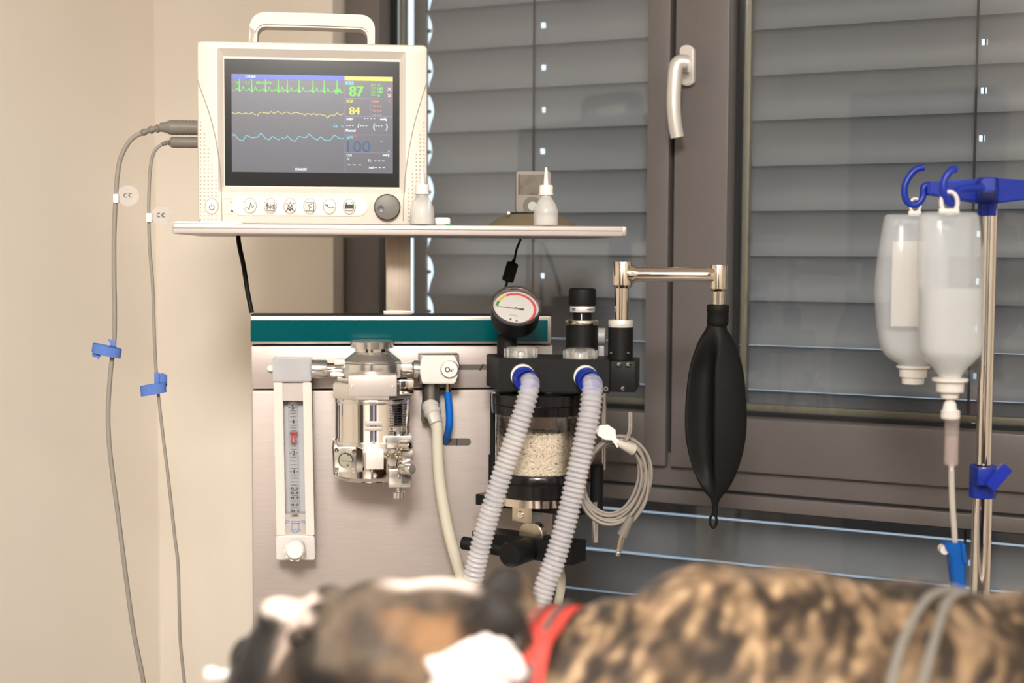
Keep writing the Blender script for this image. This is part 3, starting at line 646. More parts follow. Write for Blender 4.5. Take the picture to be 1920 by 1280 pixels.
def strap(name, label, cx, cyy, kind):
    r = T(name, label, 'strap', MACH, MACH(cx, cyy+15, -.01)); k = MACH.k(cx, cyy, -.01); c = MACH(cx, cyy, -.01)
    if kind == 0:
        ps = [c+V((26*k*math.cos(a)-2*k, -.013*math.sin(a)-.004, -6*k*math.cos(a)+.3*k)) for a in [2*PI*i/32 for i in range(32)]]
        O('loop', strip(B(), ps, (.002, 0, .0125), .0016, True), strap_m, r)
        O('knot', strip(B(), [MACH(208, 637, -.014), MACH(213, 648, -.017), MACH(208, 652, -.013)], (.008, 0, -.002), .0016), strap_m, r)
        O('tail', strip(B(), spline([MACH(180, 650, -.012), MACH(177, 661, -.016), MACH(184, 663, -.02), MACH(188, 668, -.021)], 4), (.005, .002, .009), .0016), strap_m, r)
    else:
        ps = [c+V((23*k*math.cos(a)-2*k, -.011*math.sin(a)-.003, 4*k*math.cos(a)-10*k+k*8)) for a in [2*PI*i/32 for i in range(32)]]
        O('loop', strip(B(), ps, (-.001, 0, .014), .0016, True), strap_m, r)
        O('knot', rbox(B(), MACH, 289, 698, 298, 722, -.0195, -.015, .0015), strap_m, r)
        O('tail', strip(B(), spline([MACH(294, 711, -.014), MACH(304, 708, -.012), MACH(312, 712, -.008), MACH(311, 716, -.003)], 4), (0, .001, .013), .0016), strap_m, r)
    return r
strap('cable_strap', 'blue fabric strap looped around the thicker left cable', 203, 657, 0)
strap('cable_strap', 'blue fabric strap tied around the thinner cable nearer the panel', 290, 727, 1)
c = S('power_cable', ptube(B(), MACH, [(446, 438, .06), (449, 462, .05), (457, 500, .04), (464, 545, .03), (472, 586, .025)], .0034, 12, 8), rubber_m, MACH, 'black power cable running from under the shelf to the panel corner', 'cable')
c = T('dock_cable', 'thin black cable with ferrite block hanging below the dock', 'cable', MACH, MACH(952, 560, .05))
O('lead', ptube(B(), MACH, [(976, 447, .05), (975, 452, .05), (969, 466, .05), (964, 489, .05)], .0017, 8, 6), rubber_m, c)
d0 = MACH(962, 492, .05); d1 = MACH(951, 528, .05)
O('strain_relief', cyl(B(), MACH(964.5, 486, .05), d0, .0022, .0035, n=12), rubber_m, c)
O('ferrite_block', cyl(B(), d0, d1, .0088, n=20, bev=.002), rubber_m, c)
O('lead', ptube(B(), MACH, [(951, 526, .05), (948, 540, .05), (944, 570, .06), (940, 600, .08)], .002, 8, 6), rubber_m, c)

# ------------------------------------------------------------------ flowmeter
fm = T('flowmeter', 'tall white oxygen flowmeter with red float in a glass tube', 'flowmeter', MACH, MACH(553, 1050, -.02))
def lean(px, py): return px+7.0*(py-690)/340
def fbox(px0, py0, px1, py1, yf, yb, bev=0): 
    t = B(); rb = []
    for y, q in ((yb, 0), (yf, 0)):
        rb.append([MACH(lean(px0, py1), py1, y), MACH(lean(px1, py1), py1, y), MACH(lean(px1, py0), py0, y), MACH(lean(px0, py0), py0, y)])
    rb[0] = [V((p.x, yb, p.z)) for p in rb[1]]
    rings(t, rb); bmesh.ops.recalc_face_normals(t, faces=t.faces)
    if bev: bmesh.ops.bevel(t, geom=list(t.edges), offset=bev, segments=2, affect='EDGES')
    return t
O('top_block', fbox(511, 669, 583, 716, -.046, 0, .0015), M('polished_block', (205, 205, 208), .3, .75, var=.06, scale=30), fm)
O('bottom_block', fbox(511, 1004, 583, 1050, -.046, 0, .0015), alu_m, fm)
O('vent_stub', ycyl(B(), MACH, 507, 690, [(6, -.004), (6, -.012), (0, -.012)], 18), white2_m, fm)
O('column_side', fbox(512, 716, 529, 1004, -.044, 0, .0012), white_m, fm); O('column_side', fbox(567, 716, 583, 1004, -.044, 0, .0012), white_m, fm)
O('tube_backing', fbox(528, 716, 568, 1004, -.020, 0), lens_m, fm)
O('top_plate', fbox(528, 716, 568, 751, -.040, -.018), plate_m, fm)
O('label_plate', fbox(528, 963, 568, 1004, -.040, -.018), plate_m, fm)
ta = MACH(lean(547.5, 751), 751, -.029); tb = MACH(lean(547.5, 963), 963, -.029)
gt = O('glass_tube', cyl(B(), tb, ta, .0068, n=24), M('flow_tube_glass', (206, 208, 206), .08, var=.02, clear=.84, spec=.8), fm)
fl = MACH(lean(548, 820), 820, -.029)
O('float', lathe(B(), fl, (0, 0, 1), [(.001, -.0085), (.0045, -.006), (.0045, -.004), (.0035, -.002), (.0035, .003), (.0052, .005), (.0052, .008), (.004, .0085)], 20), red_m, fm, label='red float')
t = B(); yt = -.0365
def fl_(px, py): return lean(px, py)
for py, s, hh in ((756, '6', 7), (763.5, '5', 8), (790, '4', 8), (849, '2', 8), (884, '1', 7), (915, '0.5', 4.5), (924, '0.4', 4.5), (933, '0.3', 4.5), (946, '0.2', 4.5), (957.5, '0.1', 4.5)):
    if s == '6': continue
    wd = 2.6*len(s)+1.2; cx = lean(547.5, py); hw_ = wd*.7 if s != '1' else .9; text(t, MACH, s, cx-hw_, cx+hw_, py-hh/2, py+hh/2, yt, .25)
    line(t, MACH, [(cx-7.5, py), (cx-wd*.8-1, py)], yt, .8); line(t, MACH, [(cx+wd*.8+1, py), (cx+7.5, py)], yt, .8)
for py in (770, 775, 781, 797, 802, 807, 813, 831, 836, 842, 857, 864, 871, 878, 890, 896, 903, 909, 919.5, 929, 939, 952):
    cx = lean(547.5, py); line(t, MACH, [(cx-5, py), (cx+5, py)], yt, .8)
cx = lean(547.5, 966); text(t, MACH, 'L/MIN', cx-6.5, cx+6.5, 964, 968.5, -.0405, .2)
O('scale_print', t, ink_m, fm, 0)
t = B(); cx = lean(547.5, 985)
for q in ([(cx-18, 974), (cx-11, 977.5), (cx-18, 981), (cx-18, 974)], [(cx+18, 974), (cx+11, 977.5), (cx+18, 981), (cx+18, 974)], [(cx-7, 977), (cx+8, 977), (cx+8, 980.5), (cx-7, 980.5), (cx-7, 977)], [(cx-6, 980.5), (cx-6, 992)], [(cx+7, 980.5), (cx+7, 992)], [(cx-7, 992), (cx+8, 992), (cx+8, 995), (cx+.5, 999), (cx-7, 995), (cx-7, 992)], [(cx-7, 995), (cx+8, 995)]):
    line(t, MACH, q, -.0405, .8)
O('float_symbol', t, blueprint, fm, 0)
kb = O('control_knob', ycyl(B(), MACH, 553, 1032, [(14, -.045), (14, -.052), (18, -.053), (18, -.075), (15, -.078), (0, -.078)], 14), white2_m, fm)
t = B()
for i in range(10): a = 2*PI*i/10; c = MACH(553+15*math.cos(a), 1030+15*math.sin(a), -.06); cyl(t, (c.x, -.054, c.z), (c.x, -.07, c.z), .0036, n=10)
O('knob_ribs', t, white2_m, kb)

# ------------------------------------------------------------------ vaporizer
VY = -.062; vx = 700
vp = T('vaporizer', 'polished chrome anaesthetic vaporizer hanging between flowmeter and oxygen valve', 'vaporizer', MACH, MACH(700, 895, VY))
O('top_cap', vlathe(B(), MACH, 698, [(653, 33), (652, 40), (640.5, 41), (638, 39), (637, 20)], VY, 12), satin_chrome, vp)
O('neck', vlathe(B(), MACH, 698, [(660, 33), (652, 33)], VY), chrome_m, vp)
O('cone', vlathe(B(), MACH, 698, [(679, 54.5), (676, 55), (673, 53), (660, 34), (657, 32)], VY, 56), satin_chrome, vp)
O('dial_drum', vlathe(B(), MACH, 698, [(706, 57), (703, 58), (680, 57), (678, 55)], VY, 36), satin_chrome, vp)
t = B(); c = MACH(697, 690, VY-.0435); line(t, MACH, [(697, 684), (697, 693.5)], VY-.0440, 2.2, .003); O('dial_mark', t, ink_m, vp, 0)
O('clamp_ring', vlathe(B(), MACH, 698, [(743, 77), (741, 78.5), (717, 78.5), (711, 74), (705, 60)], VY, 8, ph=PI/8), satin_chrome, vp)
O('clamp_ring', vlathe(B(), MACH, 698, [(745, 70), (705, 70)], VY, 8, ph=PI/8), chrome_m, vp)
np_ = O('name_plate', rbox(B(), MACH, 653, 703.5, 744, 743, VY-.060, VY-.02, .001), plate_m, vp)
t = B(); [ycyl(t, MACH, q, 724.5, [(2.6, VY-.0598), (2.6, VY-.0608), (1.3, VY-.0612), (0, VY-.0608)], 14) for q in (659.5, 736)]
O('plate_screw', t, satin_chrome, np_)
O('latch_block', rbox(B(), MACH, 746, 712, 776, 740, VY-.038, VY+.02, .002), chrome_m, vp)
bod = O('body', vlathe(B(), MACH, 698.5, [(896, 60), (893, 66), (886, 74), (838, 76), (826, 73), (818, 70), (750, 70), (743, 68)], VY, 64), chrome_m, vp)
O('body_band', vlathe(B(), MACH, 698.5, [(752, 70.5), (749, 70.8), (746, 70.5)], VY, 64), satin_chrome, bod)
# printed label on the right of the body, wrapped on its surface
t = B(); k = MACH.k(698, 780, VY); c0 = MACH(698.5, 780, VY)
def onbody(a, py, off): 
    return V((c0.x+(70*k+off)*math.sin(a), VY-(70*k+off)*math.cos(a), MACH(698, py, VY).z))
random.seed(5)
for i in range(12):
    py = 754+i*4.7; a = R(26)
    while a < R(62):
        da = random.uniform(.03, .11); e = min(a+da, R(64)); rings(t, [[onbody(a, py-.65, .0004), onbody(e, py-.65, .0004)], [onbody(a, py+.65, .0004), onbody(e, py+.65, .0004)]], False, False, closed=False); a = e+.02
O('body_print', t, ink_m, bod, 0, kind='stuff')
navy = M('navy_line', (58, 62, 120), .3)
for a0, a1 in ((-70, -67), (2.5, 5.5)):
    t = B(); rings(t, [[onbody(R(a0), py, .0003), onbody(R(a1), py, .0003)] for py in (750, 819)], False, False, closed=False); O('body_line', t, navy, bod, 0)
t = B()
for y0, y1 in ((790, 798), (800, 807.5)): rbox(t, MACH, 684.5, y0, 717, y1, VY-.0560, VY-.046, .0008)
O('level_window', t, plate_m, vp)
fl = O('sight_block', rbox(B(), MACH, 627, 838, 668, 886, VY-.060, VY-.01, .001), satin_chrome, vp)
t = B(); rings(t, [[V((p.x, y, p.z)) for p in [MACH(a, b_, VY-.06) for a, b_ in ((668, 838), (680, 842), (680, 884), (668, 886))]] for y in (VY-.058, VY-.015)]); bmesh.ops.recalc_face_normals(t, faces=t.faces)
O('sight_flank', t, chrome_m, vp)
O('sight_rim', ycyl(B(), MACH, 648, 862.5, [(15, VY-.059), (15, VY-.0612), (13, VY-.0612), (12.4, VY-.0606)], 36, sx=.92), chrome_m, fl)
O('sight_glass', ycyl(B(), MACH, 648, 862.5, [(12.6, VY-.0600), (12.6, VY-.0608), (0, VY-.0608)], 32, sx=.92), M('sight_glass_grey', (150, 146, 130), .12, var=.1), fl)
t = B(); ycyl(t, MACH, 653, 852, [(1.8, VY-.0600), (1.8, VY-.0615), (0, VY-.0615)], 10); ycyl(t, MACH, 652, 872, [(1.6, VY-.06), (1.6, VY-.0615), (0, VY-.0615)], 10); line(t, MACH, [(641, 863.5), (660, 865)], VY-.0614, .7)
O('sight_marks', t, ink_m, fl, 0)
for sx_, sy_ in ((631, 843.5), (664, 845.5), (630.5, 880.5), (663.5, 883.5)):
    s1 = O('sight_screw', ycyl(B(), MACH, sx_, sy_, [(4.2, VY-.0595), (4.2, VY-.0625), (3.4, VY-.0632), (1.8, VY-.0632), (1.4, VY-.0622), (0, VY-.0622)], 16), chrome_m, fl)
O('centre_band', vlathe(B(), MACH, 698.5, [(838, 76.6), (822, 74)], VY, 64), satin_chrome, vp)
O('centre_block', rbox(B(), MACH, 686, 843, 719.5, 880, VY-.066, VY-.02, .001), alu_m, vp)
O('foot_ring', vlathe(B(), MACH, 698.5, [(896.5, 56), (884, 56)], VY-.006, 48), chrome_m, vp)
# filler device at the lower right
fd = O('filler_block', rbox(B(), MACH, 726, 817, 772, 840, VY-.058, VY-.02, .001), satin_chrome, vp)
O('filler_screw', vlathe(B(), MACH, 748, [(816, 5), (808, 5), (807.5, 11.5), (799.5, 11.5), (798.5, 10)], VY-.045, 24), satin_chrome, fd)
O('filler_recess', rbox(B(), MACH, 752, 826, 767, 838, VY-.0586, VY-.05), ink_m, fd)
O('filler_bolt', cyl(B(), MACH(751, 835, VY-.062), MACH(769, 835.5, VY-.070), .0065, .0052, n=18, bev=.001), chrome_m, fd)
O('filler_bar', rbox(B(), MACH, 724, 842, 743, 874, VY-.050, VY-.02, .001), satin_chrome, fd)
O('filler_cheek', rbox(B(), MACH, 752, 846, 774, 868, VY-.056, VY-.02, .001), satin_chrome, fd)
O('filler_pin', cyl(B(), MACH(732, 850, VY-.066), MACH(746, 858, VY-.06), .0022, n=12), brass_m, fd)
O('drain_knob', cyl(B(), MACH(752, 878, VY-.056), MACH(773, 880, VY-.074), .0072, n=20, bev=.001), satin_chrome, fd)
O('drain_block', rbox(B(), MACH, 728, 879, 772, 914, VY-.054, VY-.015, .002), satin_chrome, fd)
O('drain_port', rbox(B(), MACH, 753, 891, 766, 906, VY-.0546, VY-.05), slot_m, fd)
O('drain_screw', vlathe(B(), MACH, 748, [(934, 10), (932.5, 11.5), (922, 11.5), (921, 10), (920.5, 5), (913, 5)], VY-.035, 14), satin_chrome, fd)
t = B()
for i in range(13):
    f = i/12; py = 840+52*f; px = 746+(5 if f < .5 else 1)*math.sin(f*PI)+f*2; c = MACH(px, py, VY-.070)
    u = V((1, 0, 0)) if i % 2 else V((.3, -1, 0)).normalized()
    sweep(t, [c+u*.0019*math.cos(a)+V((0, 0, 1))*.0027*math.sin(a) for a in [2*PI*j/10 for j in range(10)]], .0006, 5, closed=True)
for i in range(10):
    f = i/9; c = MACH(740+13*f+0*math.sin(f*PI), 846+10*math.sin(f*PI)-6*f, VY-.069); u = V((1, 0, 0)) if i % 2 else V((.3, -1, .3)).normalized()
    sweep(t, [c+u*.0019*math.cos(a)+V((0, 0, 1))*.0024*math.sin(a) for a in [2*PI*j/10 for j in range(10)]], .0006, 5, closed=True)
O('retaining_chain', t, brass_m, fd)
# side connectors
O('inlet_collar', hlathe(B(), MACH, 691.5, [(583, 14), (585, 18), (611, 18), (614, 16)], VY+.02), satin_chrome, vp)
O('inlet_bar', hlathe(B(), MACH, 691, [(612, 12), (648, 12)], VY+.02), chrome_m, vp)
O('inlet_arm', rbox(B(), MACH, 626, 674, 648, 684, VY-.01, VY+.02, .002), alu_m, vp)
O('inlet_arm', rbox(B(), MACH, 618, 699, 648, 707, VY-.012, VY+.02, .003), satin_chrome, vp)
O('outlet_bar', hlathe(B(), MACH, 691, [(745, 13), (776, 13)], VY+.02), chrome_m, vp)
O('outlet_collar', hlathe(B(), MACH, 691, [(774, 15), (776, 17), (784, 17), (785, 15), (790, 15)], VY+.02), satin_chrome, vp)
O('outlet_arm', rbox(B(), MACH, 750, 682, 774, 694, VY-.012, VY+.02, .003), alu_m, vp)

# ------------------------------------------------------------------ oxygen flush valve with its hoses
ov = T('oxygen_valve', 'silver oxygen flush valve block with round white button and hoses below', 'valve', MACH, MACH(823, 720, -.03))
q = [(792, 666), (852, 666), (860, 684), (860, 700), (853, 719), (792, 719), (788, 700), (788, 684)]
O('valve_block', pprism(B(), MACH, q, -.058, -.003, .0012), alu_m, ov)
O('valve_back', rbox(B(), MACH, 786.5, 665, 861, 719.5, -.050, -.002, .001), M('anodised_grey', (112, 106, 102), .4, .6), ov)
bt = O('flush_button', ycyl(B(), MACH, 843, 692.5, [(15.5, -.057), (15.5, -.0615), (14.6, -.0625), (0, -.0625)], 36), white2_m, ov)
O('button_ring', sweep(B(), [MACH(843+16.4*math.cos(a), 692.5+16.4*math.sin(a), -.0585) for a in [2*PI*i/36 for i in range(36)]], .0009, 8, closed=True), satin_chrome, bt)
t = B(); text(t, MACH, 'O', 834.5, 843.5, 688, 697.5, -.0630, .35); text(t, MACH, '2', 843.5, 848, 692.5, 697, -.0630, .2); text(t, MACH, '+', 848, 851, 691, 694.5, -.0630, .2)
O('button_lettering', t, ink_m, bt, 0)
O('outlet_stem', vlathe(B(), MACH, 808, [(758, 16.5), (719, 16.5)], -.03), M('dark_satin_stem', (150, 146, 142), .3, .9), ov)
O('outlet_stem_back', rbox(B(), MACH, 791, 758, 803, 790, -.03, -.004, .001), M('anodised_grey', (112, 106, 102), .4, .6), ov)
a = MACH(806, 760, -.036); d_ = (MACH(816, 790, -.05)-a).normalized()
O('hose_nipple', lathe(B(), a, d_, [(.0105, -.004), (.0125, .0), (.0125, .005), (.0108, .006), (.0125, .009), (.0125, .014), (.0100, .016), (.0088, .03)], 28), M('clear_nipple', (214, 206, 198), .15, .2, var=.04), ov)
O('outlet_hose', ptube(B(), MACH, [(812, 772, -.042), (816, 783, -.046), (819, 802, -.048), (820, 840, -.048), (823, 890, -.048), (830, 940, -.048), (842, 1000, -.048), (860, 1065, -.046), (880, 1130, -.04), (893, 1180, -.03), (900, 1240, -.02)], .0082, 18, 10), tubeclear_m, ov)
O('air_fitting', vlathe(B(), MACH, 839.5, [(735, 6), (734, 8), (731, 8), (730, 6), (719, 6)], -.03, 20), brass_m, ov)
O('air_tube', ptube(B(), MACH, [(839, 732, -.03), (841, 752, -.03), (843, 780, -.031), (842, 800, -.028), (838, 818, -.014), (834, 829, .004)], .0052, 16, 8), bluetube_m, ov)

# ------------------------------------------------------------------ breathing absorber: manifold, valves, canister, clamp
ab = T('absorber_unit', 'black breathing manifold with valve domes above a clear canister of white granules', 'absorber', ABS, ABS(1015, 1060, .06))
q = [(ABS(935, 700, 0).x, 0), (ABS(1143, 700, 0).x, 0), (ABS(1143, 700, 0).x, .092), (ABS(935, 700, 0).x-.012, .092), (ABS(911, 700, .075).x, .078)]
t = B(); z0 = ABS(1040, 735.5, 0).z; z1 = ABS(1040, 673.5, 0).z
rings(t, [[V((x, y, z)) for x, y in q] for z in (z0, z1)]); bmesh.ops.recalc_face_normals(t, faces=t.faces)
bmesh.ops.bevel(t, geom=list(t.edges), offset=.0012, segments=2, affect='EDGES')
mf = O('manifold_block', t, black_m, ab)
O('side_bracket', rbox(B(), ABS, 1144, 677.5, 1191, 735, .001, .085, .0015), black_m, ab)
t = B(); ycyl(t, ABS, 1136, 728.5, [(4, .0005), (4, -.0006), (2.6, -.0006), (2.2, .0002), (0, .0002)], 16); O('set_screw', t, satin_chrome, mf)
for px, py in ((1160.5, 683.5), (1178, 683.5), (1167.5, 728.5)):
    s_ = O('bracket_screw', ycyl(B(), ABS, px, py, [(5, .002), (5, -.001), (3.4, -.0026), (0, -.0028)], 18), chrome_m, ab)
    t = B(); line(t, ABS, [(px-2.4, py-1), (px+2.4, py+1)], -.0031, 1); line(t, ABS, [(px-1, py+2.4), (px+1, py-2.4)], -.0031, 1); O('screw_slot', t, ink_m, s_, 0)
def dome(px, py0, py1, hw, y):
    H_ = py1-py0
    d = O('valve_dome', vlathe(B(), ABS, px, [(py1, hw*.96), (py1-H_*.08, hw), (py1-H_*.3, hw*.97), (py1-H_*.72, hw*.92), (py1-H_*.92, hw*.84), (py0, hw*.68)], y, 20), dome_m, ab)
    O('valve_seat', vlathe(B(), ABS, px, [(py1-1, hw*.62), (py1-H_*.4, hw*.62), (py1-H_*.42, hw*.5), (py1-H_*.62, hw*.5)], y, 32), satin_chrome, d)
    t = B(); k = ABS.k(px, py1, y); c = ABS(px, (py0+py1)/2, y)
    for i in range(10): a = 2*PI*i/10+.2; p = c+V((hw*.93*k*math.cos(a), hw*.93*k*math.sin(a), 0)); cyl(t, p-V((0, 0, H_*.36*k)), p+V((0, 0, H_*.3*k)), .0012, n=8)
    O('dome_ribs', t, dome_m, d)
dome(976.5, 649, 672, 32, .035); dome(1088, 652, 674.5, 33, .032)
# pop-off valve
ap = T('pressure_valve', 'black adjustable pressure valve with a silver min. ring behind the right dome', 'valve', ABS, ABS(1091, 672, .072))
O('valve_knob', vlathe(B(), ABS, 1092, [(573.5, 23), (572, 25.4), (567, 26), (546, 25.6), (542, 24.6), (540, 22), (540, 8)], .072, 40), rubber_m, ap)
O('min_ring', vlathe(B(), ABS, 1092, [(585, 22.8), (584, 23.4), (575, 23.4), (573, 22.5)], .072, 40), alu_m, ap)
t = B(); text(t, ABS, 'min.', 1073, 1086.5, 575.5, 582.5, .072-.0152, .25); line(t, ABS, [(1097, 581), (1114, 579)], .072-.0150, 1.6)
O('ring_lettering', t, ink_m, ap, 0)
O('valve_neck', vlathe(B(), ABS, 1092, [(601, 17), (584, 17)], .072), rubber_m, ap)
t = B(); line(t, ABS, [(1090.5, 588), (1090.5, 599)], .072-.0123, 1.6); O('neck_mark', t, tag_m, ap, 0)
O('brass_ring', vlathe(B(), ABS, 1091.5, [(608.5, 30), (607, 31), (601, 31), (599.5, 30), (599, 20)], .072, 44), brass_m, ap)
O('valve_barrel', vlathe(B(), ABS, 1091, [(674, 30.2), (608, 30.2)], .072, 44), black_m, ap)
O('exhaust_port', hlathe(B(), ABS, 630, [(1112, 16), (1124, 16), (1126, 15.5), (1135, 15.5), (1136, 13)], .085), M('grey_port', (165, 162, 162), .4, var=.04), ap)
O('port_stem', rbox(B(), ABS, 1121, 648, 1133, 674, .08, .095, .002), M('grey_port', (165, 162, 162), .4, var=.04), ap)
# bag arm
ba = T('bag_arm', 'bent polished metal arm on a black post holding the breathing bag', 'arm', ABS, ABS(1164, 676, .045))
O('post_socket', vlathe(B(), ABS, 1163.5, [(677, 23.4), (613, 23.4)], .045, 40), black_m, ba)
t = B(); [ycyl(t, ABS, px, py, [(2.4, .045-.0155), (2.4, .045-.017), (1.2, .045-.0168), (0, .045-.0160)], 10) for px, py in ((1144+2, 661), (1178, 661))]
O('grub_screw', t, slot_m, ba)
O('locking_ring', vlathe(B(), ABS, 1164, [(614, 22.5), (612, 23.4), (602, 23.4), (599.5, 22.8), (599, 14)], .045, 44), alu_m, ba)
O('upright_tube', vlathe(B(), ABS, 1166, [(602, 14.2), (534, 14.2)], .045), nickel_m, ba)
O('elbow_socket', vlathe(B(), ABS, 1167.5, [(540, 15), (537, 17), (534, 19.6), (493, 19.6), (490.5, 18.6), (490, 16), (493, 15), (494, 0)], .045, 40), nickel_m, ba)
a_ = ABS(1178, 514, .045); c_ = ABS(1340, 516.5, .045)
O('cross_tube', lathe(B(), (a_.x, .045, a_.z), (1, 0, 0), [(.0135, 0), (.0128, .006), (.0104, .010), (.0096, .013), (.0096, c_.x-a_.x-.010), (.0108, c_.x-a_.x-.005), (.013, c_.x-a_.x)], 32), nickel_m, ba)
O('end_socket', vlathe(B(), ABS, 1347, [(547, 10), (545, 13), (541, 16.6), (499, 16.8), (496.5, 16), (496, 13), (498, 12), (499, 0)], .045, 40), nickel_m, ba)
O('bag_nipple', vlathe(B(), ABS, 1347.5, [(578, 11.5), (540, 11.5)], .045), nickel_m, ba)
# pressure gauge: basis from its tilted face
gg = T('pressure_gauge', 'round black pressure gauge with white dial tilted upward above the manifold', 'gauge', ABS, ABS(951, 670, .066))
gk = ABS.k(968, 573, .035); n_ = V((.19, -.72, .665)).normalized(); u_ = V((.955, .06, -.27)); u_ = (u_-n_*u_.dot(n_)).normalized(); v_ = n_.cross(u_)
gc = ABS(968, 573, .035)
def gp(r, a, h): return gc + (u_*math.cos(a)+v_*math.sin(a))*r*gk + n_*h*gk
def glathe(prof, n=56): return lathe(B(), gc, n_, [(r*gk, h*gk) for r, h in prof], n, u=u_)
O('gauge_stem', vlathe(B(), ABS, 951, [(671, 19), (628, 19), (626, 16)], .066), black_m, gg)
O('gauge_case', glathe([(0, -46), (20, -46), (40, -45), (43.5, -41), (45, -36), (46, -4), (46.5, -2), (44, -2), (43, -11), (0, -11)]), black_m, gg)
O('bezel_ring', glathe([(46.5, -3), (47.5, -1), (47.5, 2), (45.5, 4.2), (43, 3.5), (42.2, -1)] , 64), M('gauge_bezel', (96, 92, 90), .2, .5), gg) if False else None
bz = B(); rings(bz, [[gp(r, 2*PI*i/64, h) for i in range(64)] for r, h in ((46, -4), (47.6, -2), (47.6, 1.5), (46, 4), (43.6, 3.6), (42.6, 0), (42.4, -9))], False, False)
O('bezel_ring', bz, M('gauge_bezel', (92, 88, 88), .22, .6), gg)
dl = O('dial_plate', glathe([(42.4, -10), (42.4, -9.4), (0, -9.4)]), dial_m, gg)
def garc(a0, a1, r0, r1, mat, name):
    t = B(); N = 20; rings(t, [[gp(r0, R(a0+(a1-a0)*i/N), -9.0), gp(r1, R(a0+(a1-a0)*i/N), -9.0)] for i in range(N+1)], False, False, closed=False); O(name, t, mat, dl, 0)
garc(187, 168, 33.5, 38.5, green_print, 'green_arc'); garc(168, 135, 33.5, 38.5, yellow_print, 'yellow_arc'); garc(135, -48, 33.5, 38.5, red_print, 'red_arc')
t = B()
for i, s in enumerate(('10', '20', '30', '40', '50', '60', '70', '80', '90', '100')):
    a = R(170-i*23); p = gp(26.5, a, -8.9); Mx = Matrix(((u_.x, v_.x, n_.x, p.x), (u_.y, v_.y, n_.y, p.y), (u_.z, v_.z, n_.z, p.z-.0012), (0, 0, 0, 1))); put_text(t, s, Mx, .0052)
p = gp(18, R(-90), -8.9); put_text(t, 'cmH2O', Matrix(((u_.x, v_.x, n_.x, p.x), (u_.y, v_.y, n_.y, p.y), (u_.z, v_.z, n_.z, p.z), (0, 0, 0, 1))), .0036)
O('dial_numerals', t, dialgrey, dl, 0)
def gbar(r0, r1, a, w0, w1, h):
    t = B(); w = u_*-math.sin(a)+v_*math.cos(a); P0 = gp(r0, a, h); P1 = gp(r1, a, h)
    rings(t, [[P0-w*w0*gk, P0+w*w0*gk], [P1-w*w1*gk, P1+w*w1*gk]], False, False, closed=False); return t
nd = gbar(-2, 35, R(190), .8, .35, -7.5); merge(nd, gbar(2, 9, R(10), .8, 1.3, -7.5)); merge(nd, gbar(9, 15.5, R(10), 2.6, 1.6, -7.5))
O('needle', nd, ink_m, dl, 0)
O('needle_hub', glathe([(2.6, -9.4), (2.6, -6.4), (1.6, -6), (0, -6)], 16), satin_chrome, dl)
t = B(); [merge(t, lathe(B(), gp(r, R(a), -9.4), n_, [(2.4*gk, 0), (2.2*gk, 2*gk), (0, 2.2*gk)], 12)) for r, a in ((29, -95), (30, -72))]; O('dial_screw', t, chrome_m, dl)
O('gauge_glass', glathe([(43, 1.2), (43, 1.6), (0, 1.6)], 48), GLASS('gauge_lens', (.99, .99, .99), 1.0), gg, 0)
# canister
CY_ = .062; cpx = 1009
O('canister_ring', vlathe(B(), ABS, cpx, [(774, 83), (772, 86), (757, 87), (755.5, 85.5), (754.5, 87), (736, 87), (733, 84)], CY_, 64), black_gloss, ab, label='upper black canister ring')
gl = O('canister_glass', vlathe(B(), ABS, cpx, [(884, 80), (770, 80)], CY_, 64), canister_glass, ab)
O('canister_ring', vlathe(B(), ABS, cpx, [(925, 82), (922, 86), (899, 87), (897, 85.5), (896, 84), (884, 84), (881, 82)], CY_, 64), black_gloss, ab, label='lower black canister ring')
O('canister_base', vlathe(B(), ABS, cpx, [(940, 78), (922, 78)], CY_, 64), nickel_m, ab)
zt_, zb_ = ABS(cpx, 816, CY_).z, ABS(cpx, 884, CY_).z; kc = ABS.k(cpx, 850, CY_-.05); cx0 = ABS(cpx, 850, CY_).x; rad = 77*ABS.k(cpx, 850, CY_)
O('granule_core', lathe(B(), (cx0, CY_, zb_), (0, 0, 1), [(rad-.004, 0), (rad-.004, zt_-zb_-.004), (0, zt_-zb_-.003)], 40), pellet_bed, ab)
random.seed(11); t = B()
def pellet(c, d, L, r):
    u, v = basis(d); n = 5
    rs = [[c+d*(s*L/2)+(u*math.cos(2*PI*i/n)+v*math.sin(2*PI*i/n))*r for i in range(n)] for s in (-1, 1)]; rings(t, rs)
for i in range(2600):
    a = random.uniform(-PI, 0) if i < 2300 else random.uniform(0, PI); rr_ = rad-random.uniform(.0012, .0035); z = random.uniform(zb_+.001, zt_+random.gauss(0, .0012))
    tg = V((-math.sin(a), math.cos(a), 0)); d = (tg*math.cos(b0 := random.uniform(0, PI))+V((0, 0, 1))*math.sin(b0)+V((math.cos(a), math.sin(a), 0))*random.uniform(-.3, .3)).normalized()
    pellet(V((cx0+rr_*math.cos(a), CY_+rr_*math.sin(a), z)), d, random.uniform(.0032, .0065), .0014)
for i in range(500):
    a = random.uniform(0, 2*PI); rr_ = rad*math.sqrt(random.random())*.97; d = V((random.uniform(-1, 1), random.uniform(-1, 1), random.uniform(-.35, .35))).normalized()
    pellet(V((cx0+rr_*math.cos(a), CY_+rr_*math.sin(a), zt_-.001+random.uniform(-.001, .002))), d, random.uniform(.003, .0065), .0014)
O('granules', t, pellet_m, ab, 0, kind='stuff')
